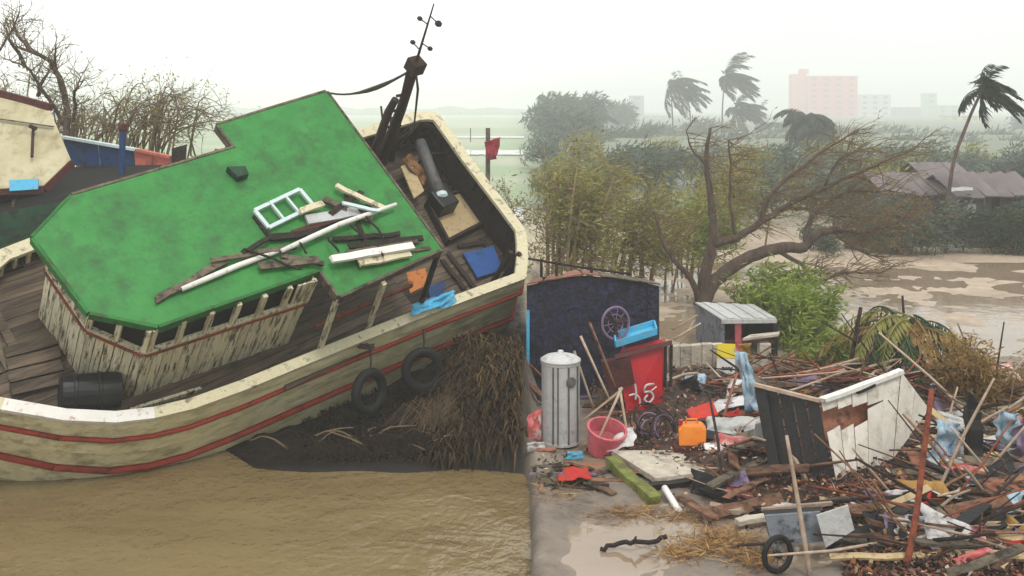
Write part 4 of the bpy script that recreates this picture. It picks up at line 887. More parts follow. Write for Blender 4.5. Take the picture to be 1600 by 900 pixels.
pole([(1473, 590), (1509, 528)], 20.4, 20.6, .04, .03, 'dark_stick', 'dark pole slanting out of the right flank of the thatch')
pole([(1438, 720), (1520, 757), (1600, 795)], 14.8, 14.2, .05, .05, 'black_board', 'long black beam sloping down from the red brown pole')
pole([(1470, 812), (1540, 810), (1610, 806)], 14.0, 13.9, .045, .045, 'pale_stick', 'pale horizontal pole with a yellow wrapped middle')
tag(MB().tube([P(1505, 811, 13.95), P(1565, 808.5, 13.95)], .052, 10).build('pole_wrap', 'yellow_plastic'), 'yellow plastic sleeve wrapped on the pale horizontal pole', 'sleeve')
for i, (a, b, D_, mt, lb) in enumerate((((907, 525), (953, 626), 18.0, 'pale_stick', 'pale stick leaning between the metal tank and the red cooler'), ((921, 503), (962, 606), 18.3, 'brown_wood', 'brown stick leaning in front of the red cooler liner'),
        ((972, 605), (918, 724), 17.0, 'pale_stick', 'long pale stick propped over the pink tub'), ((968, 612), (912, 656), 17.2, 'pale_stick', 'short pale slat crossing the long stick above the pink tub'),
        ((897, 548), (928, 640), 18.1, 'pale_stick', 'thin pale cane just behind the metal tank'), ((968, 606), (982, 690), 17.1, 'pale_stick', 'upright pale slat right of the pink tub'),
        ((1152, 582), (1115, 702), 17.5, 'rusty_sheet', 'rust coloured stick slanting under the blue hanging cloth'), ((1148, 545), (1176, 640), 18.0, 'pale_stick', 'pole carrying the blue hanging cloth'))):
    pole([a, b], D_ + .2, D_, .024, .02, mt, lb, 'stick', 'stick')
for a, b in (((1200, 560), (1290, 600)), ((1210, 580), (1270, 575)), ((1225, 590), (1300, 588)), ((1255, 575), (1330, 590)), ((1190, 575), (1260, 598)), ((1050, 560), (1085, 500)), ((1052, 530), (1095, 505)), ((1050, 515), (1090, 492))):
    pole([a, b], 20.4 if a[0] > 1100 else 23.2, 20.0 if a[0] > 1100 else 23.4, .022, .018, 'brown_wood' if a[0] > 1100 else 'pale_stick', 'brown cane in the tangle behind the black cabin end' if a[0] > 1100 else 'pale fence rail leaning left of the small stall', 'cane', 'stick', 'canes behind the black cabin end' if a[0] > 1100 else 'fence rails by the stall')
# ------------------------------------------------------------------ smaller things by hand
def sheet(name, pxs, Ds, mat, label, cat, amp=.06, n=10, th=.012, group=None, s=3.0):
    Ds = Ds if hasattr(Ds, '__len__') else [Ds] * 4
    m = MB(); m.grid(crumple([P(x, y, d) for (x, y), d in zip(pxs, Ds)], n, amp, rg.uniform(0, 50), s)); return tag(m.build(name, mat, smooth=True, solid=th), label, cat, group)
def slab(name, pxs, Ds, ext, mat, label, cat, group=None):
    Ds = Ds if hasattr(Ds, '__len__') else [Ds] * len(pxs)
    return tag(MB().prism([P(x, y, d) for (x, y), d in zip(pxs, Ds)], ext).build(name, mat, bevel=.008), label, cat, group)
sheet('hanging_cloth', [(1150, 548), (1168, 552), (1192, 640), (1168, 648)], [18.0, 18.0, 17.8, 17.8], 'blue_cloth', 'pale blue cloth hanging from a leaning pole', 'cloth', .1, 12, s=4)
sheet('yellow_rag', [(1154, 538), (1174, 536), (1172, 562), (1156, 566)], 18.4, 'ochre_tarp', 'ochre rag caught at the top of the hanging cloth pole', 'rag')
sheet('red_cloth', [(1070, 640), (1112, 626), (1122, 648), (1082, 654)], [17.6, 17.7, 17.4, 17.3], 'red_cloth', 'bright red cloth crumpled behind the orange jerrycan', 'cloth', .05)
jc = TH('jerrycan', 'orange plastic jerrycan standing in the middle of the debris', 'jerrycan', P(1082, 698, 16.6))
MB().prism([P(1061, 698, 16.5), P(1103, 698, 16.5), P(1104, 672, 16.55), P(1097, 664, 16.6), P(1066, 664, 16.6), P(1060, 672, 16.55)], (.03, .22, 0)).build('can_body', 'orange_plastic', jc, world=True, bevel=.025)
MB().tube([P(1070, 664, 16.7), P(1073, 655, 16.7), P(1088, 655, 16.7), P(1092, 664, 16.7)], .018, 6).build('can_handle', 'orange_plastic', jc, world=True); MB().lathe(P(1064, 666, 16.65), (0, 0, 1), [(.03, 0), (.03, .06), (.035, .06), (.035, .1)], 10).build('can_cap', 'red_plastic', jc, world=True)
slab('crate', [(1050, 726), (1108, 726), (1112, 700), (1054, 700)], 16.45, (.02, .4, 0), 'maroon', 'maroon crate under the orange jerrycan', 'crate')
slab('carton', [(1098, 724), (1138, 722), (1136, 700), (1102, 702)], 16.2, (.02, .25, .02), 'white_paint', 'white carton right of the maroon crate', 'carton')
sheet('orange_bundle', [(1138, 712), (1200, 704), (1198, 686), (1142, 692)], [16.2, 16.1, 16.6, 16.6], 'red_wood', 'rust orange cloth bundle at the foot of the black cabin end', 'bundle', .08)
slab('white_box', [(1176, 688), (1202, 686), (1200, 658), (1180, 662)], 16.1, (.05, .15, 0), 'pale_sheet', 'small white box leaning on the black cabin end', 'box')
tb = G(942, 700, .38); tu = TH('pink_tub', 'faded pink plastic tub half buried beside the long pale stick', 'tub', tb)
MB().lathe(tb - V((0, 0, .05)), (.15, -.3, 1), [(.25, 0), (.27, .02), (.31, .4), (.34, .41), (.34, .44), (.3, .44), (.28, .2), (.2, .06)], 22).build('tub_shell', 'pink_plastic', tu, world=True, smooth=False)
sheet('white_rag', [(950, 705), (992, 692), (990, 668), (962, 680)], [16.6, 16.6, 17, 17], 'white_cloth', 'dirty white rag beside the pink tub', 'rag', .08)
sheet('teal_scrap', [(884, 718), (912, 716), (910, 704), (888, 706)], 16.6, 'light_blue', 'small teal scrap on the mud below the metal tank', 'scrap', .04)
sheet('red_bag', [(870, 752), (924, 750), (918, 728), (880, 734)], [15.3, 15.3, 15.9, 15.9], 'red_cloth', 'coral red bag flattened on the mud', 'bag', .07)
sheet('pink_rag', [(823, 690), (846, 688), (845, 640), (824, 650)], 17.3, 'rose_sheet', 'pink and white rag left of the metal tank', 'rag', .08)
sheet('white_bag', [(823, 706), (852, 704), (850, 690), (824, 692)], 16.9, 'white_cloth', 'white plastic bag on the mud at the water edge', 'bag', .05)
for k in range(9):
    c_ = P(1026 + rg.uniform(-14, 14), 662 + rg.uniform(-12, 12), 17.3); MB().ring
    tag(MB().ring(c_, V((rg.gauss(0, .5), -1, rg.gauss(.6, .4))), rg.uniform(.18, .34), .014, 20, 5).build('cable_loop', 'dark_stick' if k % 3 else 'purple_grey'), 'dark cable loop in the coil beside the red cooler' if k % 3 else 'greyish purple cable loop in the coil beside the red cooler', 'cable', 'cable coil')
slab('concrete_slab', [(955, 712), (1085, 712), (1132, 742), (1024, 756)], [16.6, 16.6, 15.6, 15.3], (0, 0, .09), 'concrete', 'broad pale concrete slab lying tilted behind the mossy kerb', 'slab')
tag(MB().beam(P(953, 720, 16.2), P(1022, 782, 14.75), .2, .17, (0, 0, 1), n=8, jit=.02, rng=rg).build('mossy_kerb', 'moss_slab', bevel=.015), 'long mossy green kerb stone in front of the pale slab', 'kerb')
pole([(1038, 762), (1062, 800)], 15.0, 14.5, .05, .05, 'white_paint', 'short white plastic pipe at the end of the mossy kerb', 'pipe', 'pipe')
for q_, mt, lb in ((((1012, 760), (1078, 752)), 'black_board', 'black beam behind the white plastic pipe'), (((1095, 765), (1205, 800)), 'black_board', 'black beam under the edge of the rose sheet'), (((1060, 776), (1118, 812)), 'brown_wood', 'bent brown plank running from the white pipe into the mud'),
                   (((1110, 790), (1160, 800)), 'pale_stick', 'pale board end under the black beam'), (((1150, 815), (1215, 806)), 'concrete', 'grey board left of the hand cart box')):
    p_, r2 = q_; a, b = P(*p_, 5.65 * F / (p_[1] + 6 - HY)), P(*r2, 5.65 * F / (r2[1] + 6 - HY)); tag(MB().beam(a, b, .14, .06, n=4, jit=.01, rng=rg).build('beam', mt), lb, 'beam')
sheet('rose_sheet', [(1098, 760), (1215, 790), (1302, 784), (1190, 750)], [15.2, 14.4, 14.6, 15.6], 'rose_sheet', 'long rose and white roofing sheet lying behind the hand cart', 'sheet', .05, 14)
sheet('pale_roof_sheet', [(1200, 800), (1300, 790), (1310, 776), (1215, 782)], [14.1, 14.2, 14.7, 14.7], 'pale_sheet', 'dirty pale roofing sheet between rose sheet and hand cart', 'sheet', .05, 12)
sheet('rose_scrap', [(1300, 778), (1350, 770), (1345, 755), (1290, 762)], [14.8, 14.8, 15.2, 15.2], 'red_cloth', 'red sheet scrap at the foot of the white cabin side', 'scrap', .05)
sheet('white_scrap', [(1378, 790), (1424, 788), (1420, 764), (1384, 768)], 14.2, 'white_cloth', 'crumpled white plastic beside the red brown pole foot', 'scrap', .07)
sheet('blue_white_bag', [(1452, 740), (1486, 735), (1500, 662), (1462, 655)], [15.4, 15.4, 15.6, 15.6], 'blue_cloth', 'blue and white sack slumped right of the white cabin side', 'sack', .14, 14, s=5)
sheet('grey_sack', [(1480, 720), (1515, 725), (1508, 670), (1488, 665)], 15.8, 'white_cloth', 'grey white sack behind the black scorched post', 'sack', .12, 12, s=5)
sheet('blue_white_bag', [(1556, 690), (1590, 694), (1596, 648), (1562, 640)], 15.9, 'blue_cloth', 'blue and white sack beside the lilac cloth', 'sack', .14, 12, s=5)
sheet('lilac_cloth', [(1580, 720), (1622, 725), (1625, 650), (1590, 648)], 15.6, 'purple_grey', 'lilac cloth heap at the end of the debris', 'cloth', .14, 12, s=5)
sheet('cream_bag', [(1452, 765), (1490, 775), (1484, 742), (1456, 738)], 14.7, 'pale_stick', 'cream sack under the sloping black beam', 'sack', .1, 12, s=5)
o_ = TH('scorched_post', 'thick black scorched timber post with a splintered top', 'post', P(1521, 742, 15.4))
MB().beam(P(1521, 745, 15.4), P(1520, 640, 15.5), .2, .17, (0, 1, 0), n=7, jit=.025, rng=rg).build('timber', 'black_board', o_, world=True)
for k in range(5): MB().beam(P(1512 + k * 4.2, 648, 15.5), P(1513 + k * 3.6 + rg.uniform(-3, 3), rg.uniform(606, 630), 15.5), .035, .05, (0, 1, 0), n=2, jit=.008, rng=rg).build('splinter', 'black_board', o_, world=True)
# ------------------------------------------------------------------ leaning bare tree behind the stall
rg = random.Random(101); D = 29.3
bt = plant('leaning_tree', G(1096, 476, .3), 'storm stripped tree with dark limbs reaching out over the mud flat', 'tree'); m = MB(); tw = MB(); tips = []
LIMBS = [([(1094, 482), (1100, 468), (1118, 440), (1160, 406), (1210, 390), (1258, 386)], .25, .15), ([(1258, 386), (1280, 364), (1315, 359), (1360, 361), (1398, 348), (1430, 318)], .13, .03),
         ([(1097, 478), (1104, 420), (1114, 372), (1113, 320), (1104, 255), (1110, 200)], .2, .04), ([(1113, 382), (1150, 372), (1188, 348), (1230, 322), (1290, 292), (1352, 265), (1422, 236)], .13, .025),
         ([(1094, 474), (1076, 432), (1048, 398), (1030, 362), (1022, 330)], .1, .03), ([(1215, 392), (1250, 412), (1278, 438), (1320, 425), (1375, 427)], .07, .02), ([(1275, 440), (1262, 448), (1240, 430)], .04, .015),
         ([(1258, 386), (1262, 350), (1290, 320), (1330, 300), (1400, 300)], .1, .02), ([(1190, 348), (1200, 310), (1240, 270), (1280, 240), (1325, 212)], .08, .02), ([(1150, 370), (1140, 320), (1142, 270), (1138, 220)], .06, .02),
         ([(1230, 322), (1270, 330), (1330, 340), (1385, 330)], .06, .015), ([(1300, 360), (1330, 385), (1365, 400)], .05, .015), ([(1108, 265), (1080, 230), (1072, 205)], .04, .012), ([(1290, 292), (1310, 250), (1360, 232)], .05, .012)]
for L_, r0, r1 in LIMBS:
    off = rg.uniform(-.7, .7) if r0 < .13 else 0
    pts = polyline([P(x, y, D + (off * min(1, i / 2))) for i, (x, y) in enumerate(L_)], 4, .03, rg); k = len(pts)
    m.tube(pts, [1.0 * (r0 + (r1 - r0) * i / (k - 1)) for i in range(k)], 8)
    if r0 < .2 or L_[0][0] == 1097:
        for p in pts[k // 4:]:
            for _ in range(3 if p.x > 6.2 else 1):
                twigs(tw, p, V((rg.gauss(.7, .45), rg.gauss(0, .6), rg.gauss(.25, .45))), rg.uniform(.4, 1.0), .02, 2, rg, V((.45, 0, .0)), 2, .5, tips, 4, 4)
m.build('trunk', 'bark', bt, smooth=True, world=True); tw.build('twigs', 'twig', bt, world=True)
lf = MB(); leaves(lf, tips[::9], 1, .1, rg, .08, -.1, V((.5, 0, 0)), .25); lf.build('leaves', 'leaf_olive', bt, world=True)
# ------------------------------------------------------------------ scrub and bushes
def scrub(px, py, D, wpx, hpx, nst, leafmat, label, seed, per=2, size=.16, wind=.35, name='bush', cat='bush', twm='twig', group=None, asp=.22, kids=3):
    rg = random.Random(seed); b = P(px, py, D); b.z = hg(b.x, b.y) - .05; hh = P(px, py - hpx, D).z - b.z; wd = wpx / F * D
    o = plant(name, b, label, cat, group); m = MB(); lf = MB(); tips = []
    for i in range(nst):
        s_ = b + V((rg.gauss(0, wd * .22), rg.gauss(0, wd * .15), 0)); k = rg.uniform(.6, 1.02); dx = (s_.x - b.x) * .8 + rg.gauss(0, wd * .12) + wind * hh * .15
        pts = polyline([s_, s_ + V((dx * .2, rg.gauss(0, .1), hh * k * .45)), s_ + V((dx * .6, rg.gauss(0, .2), hh * k * .75)), s_ + V((dx, rg.gauss(0, .3), hh * k * .95))], 4, .015, rg)
        m.tube(pts, [max(.008, .012 * hh * (1 - .8 * j / len(pts))) for j in range(len(pts))], 5, cap=False)
        for p in pts[3:]:
            twigs(m, p, V((rg.gauss(wind, .6), rg.gauss(0, .6), rg.gauss(.35, .5))), hh * rg.uniform(.12, .24), .008 + .002 * hh, 1, rg, V((wind * .5, 0, 0)), kids, .7, tips, 3, 3)
    leaves(lf, tips, per, size, rg, size * .7, -.2, V((wind * 1.2, 0, 0)), asp)
    m.build('stems', twm, o, world=True); lf.build('leaves', leafmat, o, world=True)
scrub(876, 455, 30, 80, 205, 16, 'leaf_olive', 'tall olive scrub tree with pale stems rising behind the tarred shed', 201, 3, .2, twm='dry_twig', name='scrub_tree', cat='tree')
scrub(935, 450, 31.5, 110, 165, 15, 'leaf_olive', 'yellowish scrub tree behind the shed roof rail end', 202, 2, .19, twm='dry_twig', name='scrub_tree', cat='tree')
scrub(1005, 452, 32, 100, 150, 14, 'leaf_olive', 'thin olive scrub tree between the shed and the leaning tree', 203, 2, .18, twm='dry_twig', name='scrub_tree', cat='tree')
scrub(1066, 440, 35, 90, 130, 13, 'leaf_bright', 'lime green scrub tree just behind the leaning trunk', 204, 3, .2, name='scrub_tree', cat='tree')
scrub(1140, 400, 42, 90, 150, 12, 'leaf_olive', 'hazy olive scrub tree behind the upright limb', 205, 2, .22, name='scrub_tree', cat='tree')
scrub(1195, 500, 27, 70, 75, 13, 'leaf_bright', 'bright lime bush just behind the small stall roof', 206, 2, .2)
scrub(1245, 560, 24.3, 62, 100, 14, 'leaf_bright', 'bright green bush right of the small stall', 207, 3, .18)
scrub(1222, 530, 25.5, 60, 80, 12, 'leaf_bright', 'leafy green bush between stall roof and mud flat', 208, 2, .2)
scrub(1305, 585, 21.8, 70, 55, 12, 'leaf_bright', 'low green bush left of the black post', 209, 4, .16)
scrub(1330, 420, 41, 150, 60, 14, 'leaf_grey', 'grey green bush on the mud flat under the tree branches', 210, 4, .22)
scrub(1430, 395, 40.2, 90, 80, 13, 'leaf_grey', 'grey bush growing against the dark hut wall', 215, 4, .24)
scrub(1565, 396, 40.0, 80, 66, 13, 'leaf_dark', 'dark bush growing before the wide dark hut', 216, 4, .24)
scrub(1612, 394, 40.5, 70, 90, 12, 'leaf_grey', 'tall grey bush at the end of the wide dark hut', 217, 4, .24)
scrub(1560, 655, 18.6, 90, 90, 20, 'leaf_dry', 'dry brown twiggy shrub beside the blue and white sack', 211, 1, .1, wind=.2, twm='dry_twig')
scrub(1505, 650, 18.4, 40, 110, 12, 'leaf_dry', 'orange brown dead shrub behind the scorched post', 212, 3, .13, wind=.1, twm='twig')
scrub(965, 640, 19.2, 60, 40, 8, 'leaf_dry', 'small dry shrub between the red cooler and the tank', 213, 1, .08, twm='dry_twig')
scrub(800, 350, 28, 12, 45, 7, 'leaf_dry', 'ochre dead bush behind the boat stern', 214, 3, .1, wind=-.3, twm='dry_twig')
# fallen palm thatch
rg = random.Random(55); tb = G(1415, 596, .45); th = plant('palm_thatch', tb, 'collapsed heap of green and brown palm fronds behind the white cabin', 'thatch')
def frond(m, p, d, ln, width, rg, wind, nl=26, droop=.9, leafw=.05, col=None):
    pts = [p]; dd = V(d).normalized(); n_ = 8; q = V(p)
    for i in range(n_):
        dd = (dd + V((wind.x * .16, wind.y * .16, -droop * .14 + wind.z * .1))).normalized(); q = q + dd * ln / n_; pts.append(q.copy())
    m.tube(pts, [.03 * (1 - .8 * i / n_) for i in range(n_ + 1)], 4, cap=False)
    for k in range(nl):
        t_ = (k + 1) / nl; f_ = t_ * n_ * .999; i = int(f_); a = pts[i].lerp(pts[min(n_, i + 1)], f_ - i); ax = (pts[min(n_, i + 1)] - pts[i]).normalized()
        sd = ax.cross(V((0, 0, 1))); sd = sd.normalized() if sd.length > .05 else V((0, 1, 0))
        lw = width * (1 - abs(t_ - .45) * .9) * rg.uniform(.75, 1.15)
        for s_ in (-1, 1):
            e = (sd * s_ * .7 + ax * .7 + V((0, 0, -.55)) + wind * .9 + V((rg.gauss(0, .12), rg.gauss(0, .12), rg.gauss(0, .12)))).normalized()
            t2 = rg.uniform(.7, 1.2); m.leaf(a, e, lw, leafw, V((rg.gauss(0, .3), rg.gauss(0, .3), 1)), (t2, t2, t2 * .9, 1))
for k in range(34):
    a_ = rg.uniform(0, 6.28); top = P(1412 + rg.gauss(0, 16), 500 + rg.uniform(-12, 20), 21.2); d_ = V((math.cos(a_), math.sin(a_), rg.uniform(-.1, .55)))
    m = MB(); frond(m, top, d_, rg.uniform(1.3, 2.1), .42, rg, V((.1, 0, -.2)), 24, 1.1, .055); m.build('frond', ('leaf_dark', 'leaf_olive', 'leaf_dry', 'leaf_dark')[k % 4], th, world=True)
for k in range(14):
    a_ = rg.uniform(0, 6.28); top = P(1425 + rg.gauss(0, 8), 520, 20.8); m = MB(); m.tube([top, V((top.x + math.cos(a_) * .8, top.y + math.sin(a_) * .6, hg(top.x, top.y) + .05))], .025, 5); m.build('thatch_pole', 'red_wood' if k % 2 else 'brown_wood', th, world=True)
# ------------------------------------------------------------------ wind bent palms
def palm(top, base_px, D, nf, size, seed, label, wind=1.0, bend=(0, 0), tr=.16, name='palm_tree', dens=24, squat=False):
    rg = random.Random(seed); t_ = P(*top, D); b = P(base_px, 300, D); b.z = hg(b.x, b.y) - .1
    o = plant(name, b, label, 'palm tree', 'palm trees bent by the storm wind'); mid = b.lerp(t_, .5) + V((bend[0], 0, 0)); mid2 = b.lerp(t_, .8) + V((bend[1], 0, 0))
    pts = polyline([b, mid, mid2, t_], 5); MB().tube(pts, [tr * (1.15 - .5 * i / len(pts)) for i in range(len(pts))], 9).build('trunk', 'bark', o, smooth=True, world=True)
    W = V((.75 * wind, .05, -.1))
    for k in range(nf):
        a_ = 2 * math.pi * k / nf + rg.uniform(-.2, .2); el = rg.uniform(-.6, 1.0)
        d_ = V((math.cos(a_) * .8 + .55 * wind, math.sin(a_) * .8, el)); m = MB()
        frond(m, t_, d_, size * rg.uniform(.75, 1.1), size * .42, rg, W, dens + 8, 1.0 if not squat else 1.6, size * .065); m.build('frond', 'leaf_palm', o, world=True)
palm((1048, 128), 1052, 234, 15, 7.3, 301, 'slim palm with a few tattered fronds beside its twin', 1.1, (0, 0))
palm((1073, 142), 1080, 240, 12, 6.44, 302, 'shorter palm crowding the slim tattered palm', .9, (.2, .1))
palm((1133, 118), 1128, 229, 17, 8.36, 303, 'tall palm with fronds streaming off a straight trunk', 1.2, (-.2, -.1))
palm((1150, 172), 1140, 223, 16, 7.07, 304, 'low ragged palm under the tall streaming palm', .9)
palm((1264, 184), 1258, 105, 30, 3.6, 305, 'dense dark palm standing before the pink building', .25, tr=.3, squat=True, dens=28)
palm((1272, 205), 1266, 103, 22, 3.4, 306, 'squat palm tucked against the dense dark palm', .2, tr=.2, squat=True)
palm((1536, 138), 1477, 40.6, 22, 1.6, 307, 'lone palm on a long leaning trunk over the dark huts', .95, (-.5, -.3), tr=.075)
palm((900, 180), 905, 209, 18, 8.58, 308, 'bushy palm at the end of the dark tree row', .9)
palm((868, 176), 866, 214, 18, 8.05, 309, 'bushy palm rising at the start of the dark tree row', .6)
palm((1183, 205), 1180, 246, 14, 7.51, 310, 'small hazy palm left of the dense dark palm', .9)
# dense trees blown over behind the shed
def bigtree(px, pyt, pyb, D, wpx, seed, mat, label, n=1500, size=.5, wind=.6, name='broad_tree'):
    rg = random.Random(seed); b = P(px, pyb, D); b.z = hg(b.x, b.y) - .1; top = P(px, pyt, D); o = plant(name, b, label, 'tree', 'storm blown trees behind the scrub'); R_ = wpx / 2 / F * D; hh = top.z - b.z
    m = MB(); tips = []; m.tube(polyline([b, b + V((.1, 0, hh * .3)), b + V((.3, 0, hh * .6))], 4, .02), [.22] * 3 + [.2] * 3 + [.15] * 3, 8)
    cl = []
    for k in range(16):
        a_ = rg.uniform(0, 6.28); rr = math.sqrt(rg.random()) * R_ * .85; z_ = b.z + hh * rg.uniform(.35, .93) ; c_ = V((b.x + math.cos(a_) * rr + .2, b.y + math.sin(a_) * rr * .7, z_))
        m.tube([b + V((.2, 0, hh * .4)), b.lerp(c_, .6) + V((0, 0, hh * .15)), c_], [.1, .06, .03], 5); cl.append((c_, rg.uniform(.25, .5) * R_))
    m.build('trunk', 'bark', o, world=True); lf = MB()
    for k in range(n):
        c_, r_ = rg.choice(cl); v_ = V((rg.gauss(0, 1), rg.gauss(0, 1), rg.gauss(0, .8))).normalized() * r_ * rg.random() ** .4; t2 = rg.uniform(.6, 1.25)
        lf.leaf(c_ + v_, v_.normalized() * .5 + V((wind + rg.gauss(0, .3), rg.gauss(0, .3), rg.gauss(-.1, .4))), size * rg.uniform(.6, 1.5), size * .22, V((rg.gauss(0, 1), rg.gauss(0, 1), rg.gauss(0, 1))), (t2, t2, t2, 1))
    lf.build('crown', mat, o, world=True)
bigtree(866, 160, 330, 205, 66, 401, 'leaf_dark', 'dark blown tree at the start of the row behind the shed', 2600, 1.43)
bigtree(908, 152, 330, 222, 90, 402, 'leaf_dark', 'widest dark tree in the row, its top swept by the wind', 3200, 1.43)
bigtree(880, 178, 330, 150, 110, 414, 'leaf_grey', 'pale wide tree mass behind the dark swept row', 2200, 1.2)
bigtree(955, 165, 330, 290, 60, 403, 'leaf_grey', 'paler hazy tree at the end of the dark row', 1800, 1.67)
bigtree(892, 225, 330, 172, 120, 404, 'leaf_dark', 'low dark tree crown under the swept tree tops', 2600, 1.19)
bigtree(975, 215, 330, 194, 80, 405, 'leaf_dark', 'low dark tree beside the far grey roofs', 1600, 1.19)
bigtree(1040, 250, 330, 183, 90, 406, 'leaf_olive', 'olive tree under the slim twin palms', 1600, 1.07)
bigtree(1000, 232, 330, 72, 110, 411, 'leaf_grey', 'grey green tree between the dark row and the twin palms', 1800, .55)
bigtree(868, 245, 330, 56, 90, 412, 'leaf_olive', 'olive tree crown just over the tall scrub behind the shed', 1800, .45)
bigtree(945, 250, 330, 54, 100, 413, 'leaf_olive', 'broad olive tree crown behind the yellowish scrub', 1800, .45)
bigtree(1440, 262, 400, 57, 100, 407, 'leaf_grey', 'rounded grey tree behind the dark huts', 1600, 0.56, .3)
bigtree(1560, 285, 400, 54, 110, 408, 'leaf_dark', 'dark bushy tree behind the right hand hut', 1900, 0.56, .3)
bigtree(1160, 245, 330, 207, 70, 409, 'leaf_grey', 'grey tree below the low ragged palm', 1300, 1.19)
bigtree(1598, 190, 330, 277, 50, 410, 'leaf_grey', 'pale distant tree beyond the lone leaning palm', 1200, 1.43)
PLACES = [(850, 'behind the tall scrub by the shed'), (920, 'under the swept dark tree row'), (990, 'below the faint grey tower'), (1060, 'below the slim twin palms'), (1130, 'below the tall streaming palm'), (1195, 'beside the small hazy palm'), (1262, 'around the dense dark palm'), (1310, 'below the pink building'), (1370, 'below the pale white block'), (1430, 'below the low grey block'), (1490, 'before the yellow house'), (1540, 'beside the lone leaning palm'), (1600, 'behind the wide dark hut')]
def place(px): return min(PLACES, key=lambda q: abs(q[0] - px))[1]
# hazy belt of trees behind the flat
rb = random.Random(888)
WORDS = ['round topped', 'flat topped', 'ragged', 'leaning', 'narrow', 'spreading', 'thin crowned', 'double crowned']
BELT = [(1020, 205, 120), (1062, 215, 112), (1100, 200, 128), (1140, 228, 100), (1200, 226, 104), (1232, 205, 130), (1305, 214, 118), (1345, 222, 108), (1385, 214, 126), (1420, 230, 98), (1465, 226, 112), (1505, 236, 92), (1545, 220, 118), (1585, 230, 96), (1340, 262, 62), (1395, 255, 70), (1585, 268, 60), (1500, 262, 64)]
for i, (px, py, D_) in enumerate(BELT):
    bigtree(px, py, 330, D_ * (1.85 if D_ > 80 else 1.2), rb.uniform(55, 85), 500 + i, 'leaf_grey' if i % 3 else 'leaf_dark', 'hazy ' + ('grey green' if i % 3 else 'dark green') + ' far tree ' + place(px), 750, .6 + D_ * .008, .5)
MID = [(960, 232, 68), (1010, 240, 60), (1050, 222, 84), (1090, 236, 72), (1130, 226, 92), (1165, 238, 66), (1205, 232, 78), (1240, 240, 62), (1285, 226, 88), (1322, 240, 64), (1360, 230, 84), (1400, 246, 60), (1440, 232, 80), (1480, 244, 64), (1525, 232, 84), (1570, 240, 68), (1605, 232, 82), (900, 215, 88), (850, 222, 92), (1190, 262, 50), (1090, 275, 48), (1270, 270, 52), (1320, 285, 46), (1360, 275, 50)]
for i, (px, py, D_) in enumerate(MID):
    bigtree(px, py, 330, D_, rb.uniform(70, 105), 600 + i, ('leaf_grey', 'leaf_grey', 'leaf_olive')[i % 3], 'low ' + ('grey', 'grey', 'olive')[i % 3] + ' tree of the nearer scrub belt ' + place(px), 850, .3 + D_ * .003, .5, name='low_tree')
# ------------------------------------------------------------------ far buildings
for nm, c1 in (('pink_wall', (226, 104, 118)), ('pink_side', (220, 124, 130)), ('far_white', (206, 212, 212)), ('far_grey', (140, 146, 152)), ('far_dark', (84, 84, 92)), ('far_yellow', (196, 200, 120)), ('far_green', (150, 184, 164)), ('far_roof', (120, 116, 118)), ('far_glass', (70, 76, 84)), ('hut_wall', (104, 96, 98)), ('hut_roof', (126, 116, 116))):
    pm(nm, S(*c1), None, scale=.6, rough=.85, bump=.05, rand=.06, dirt=S(*[c * .75 for c in c1]), dscale=.8, dlo=.5, dhi=.8)
def block(x0, x1, y0, D, depth, wall, label, rows=0, colsn=0, roofm='far_grey', name='far_building', cat='building', gz=.4, wy=None, parapet=True, group=None):
    a, b = P(x0, y0, D), P(x1, y0, D); o = root(name, V(((a.x + b.x) / 2, D + depth / 2, gz)), label, cat, group); h_ = a.z - gz; wd = b.x - a.x
    MB().box(((a.x + b.x) / 2, D + depth / 2, gz + h_ / 2 - .2), (wd, depth, h_ + .4)).build('wall', wall, o, world=True)
    t_ = MB().box(((a.x + b.x) / 2, D + depth / 2, gz + h_ + .12), (wd + (.3 if parapet else 1.0), depth + .3, .22)).build('roof', roofm, o, world=True)
    for r_ in range(rows):
        for c_ in range(colsn):
            x = a.x + wd * (c_ + .5) / colsn; z = gz + h_ * (r_ + .55) / rows
            f_ = MB().box((x, D - .03, z), (wd / colsn * .42, .1, h_ / rows * .45)).build('window', 'far_glass', o, world=True); MB().box((x, D - .08, z - h_ / rows * .26), (wd / colsn * .55, .2, .12)).build('sill', roofm, f_, world=True)
    return o, a, b
o, a, b = block(1262, 1340, 119, 708, 14, 'pink_wall', 'tall pink plastered block standing over the roofs in the haze', 7, 4, 'pink_wall')
MB().box((a.x - 5, 715, 15), (10, 9, 30)).build('side_wing', 'pink_side', o, world=True); MB().box((a.x - 1, 715, 32), (6.0, 5, 3.5)).build('roof_tank', 'pink_side', o, world=True)
for r_ in range(7): MB().box(((a.x + b.x) / 2, 708.2, 3.2 + r_ * 4.1), (b.x - a.x + .4, .9, .4)).build('floor_band', 'pink_side', o, world=True)
block(1343, 1392, 148, 747, 16, 'far_white', 'pale white block right beside the pink building', 4, 3, 'far_white')
block(1400, 1440, 168, 761, 16, 'far_grey', 'low grey block between white block and greenish block', 3, 3)
block(1446, 1464, 146, 787, 9, 'far_green', 'narrow pale green tower block', 4, 1, 'far_green')
block(1464, 1500, 165, 735, 12, 'far_green', 'greenish low house behind the yellow house', 3, 2, 'far_green')
block(1484, 1532, 182, 498, 12, 'far_yellow', 'pale yellow house behind the lone palm trunk', 2, 3, 'far_grey')
block(1340, 1440, 205, 525, 12, 'far_grey', 'long grey warehouse roof below the pale blocks', 1, 6, 'far_roof', parapet=False)
block(1428, 1494, 200, 393, 12, 'far_dark', 'dark roofed shed in front of the yellow house', 1, 4, 'far_roof', parapet=False)
block(1500, 1640, 222, 341, 12, 'far_grey', 'long low grey shed behind the right hand huts', 1, 8, 'far_roof', parapet=False)
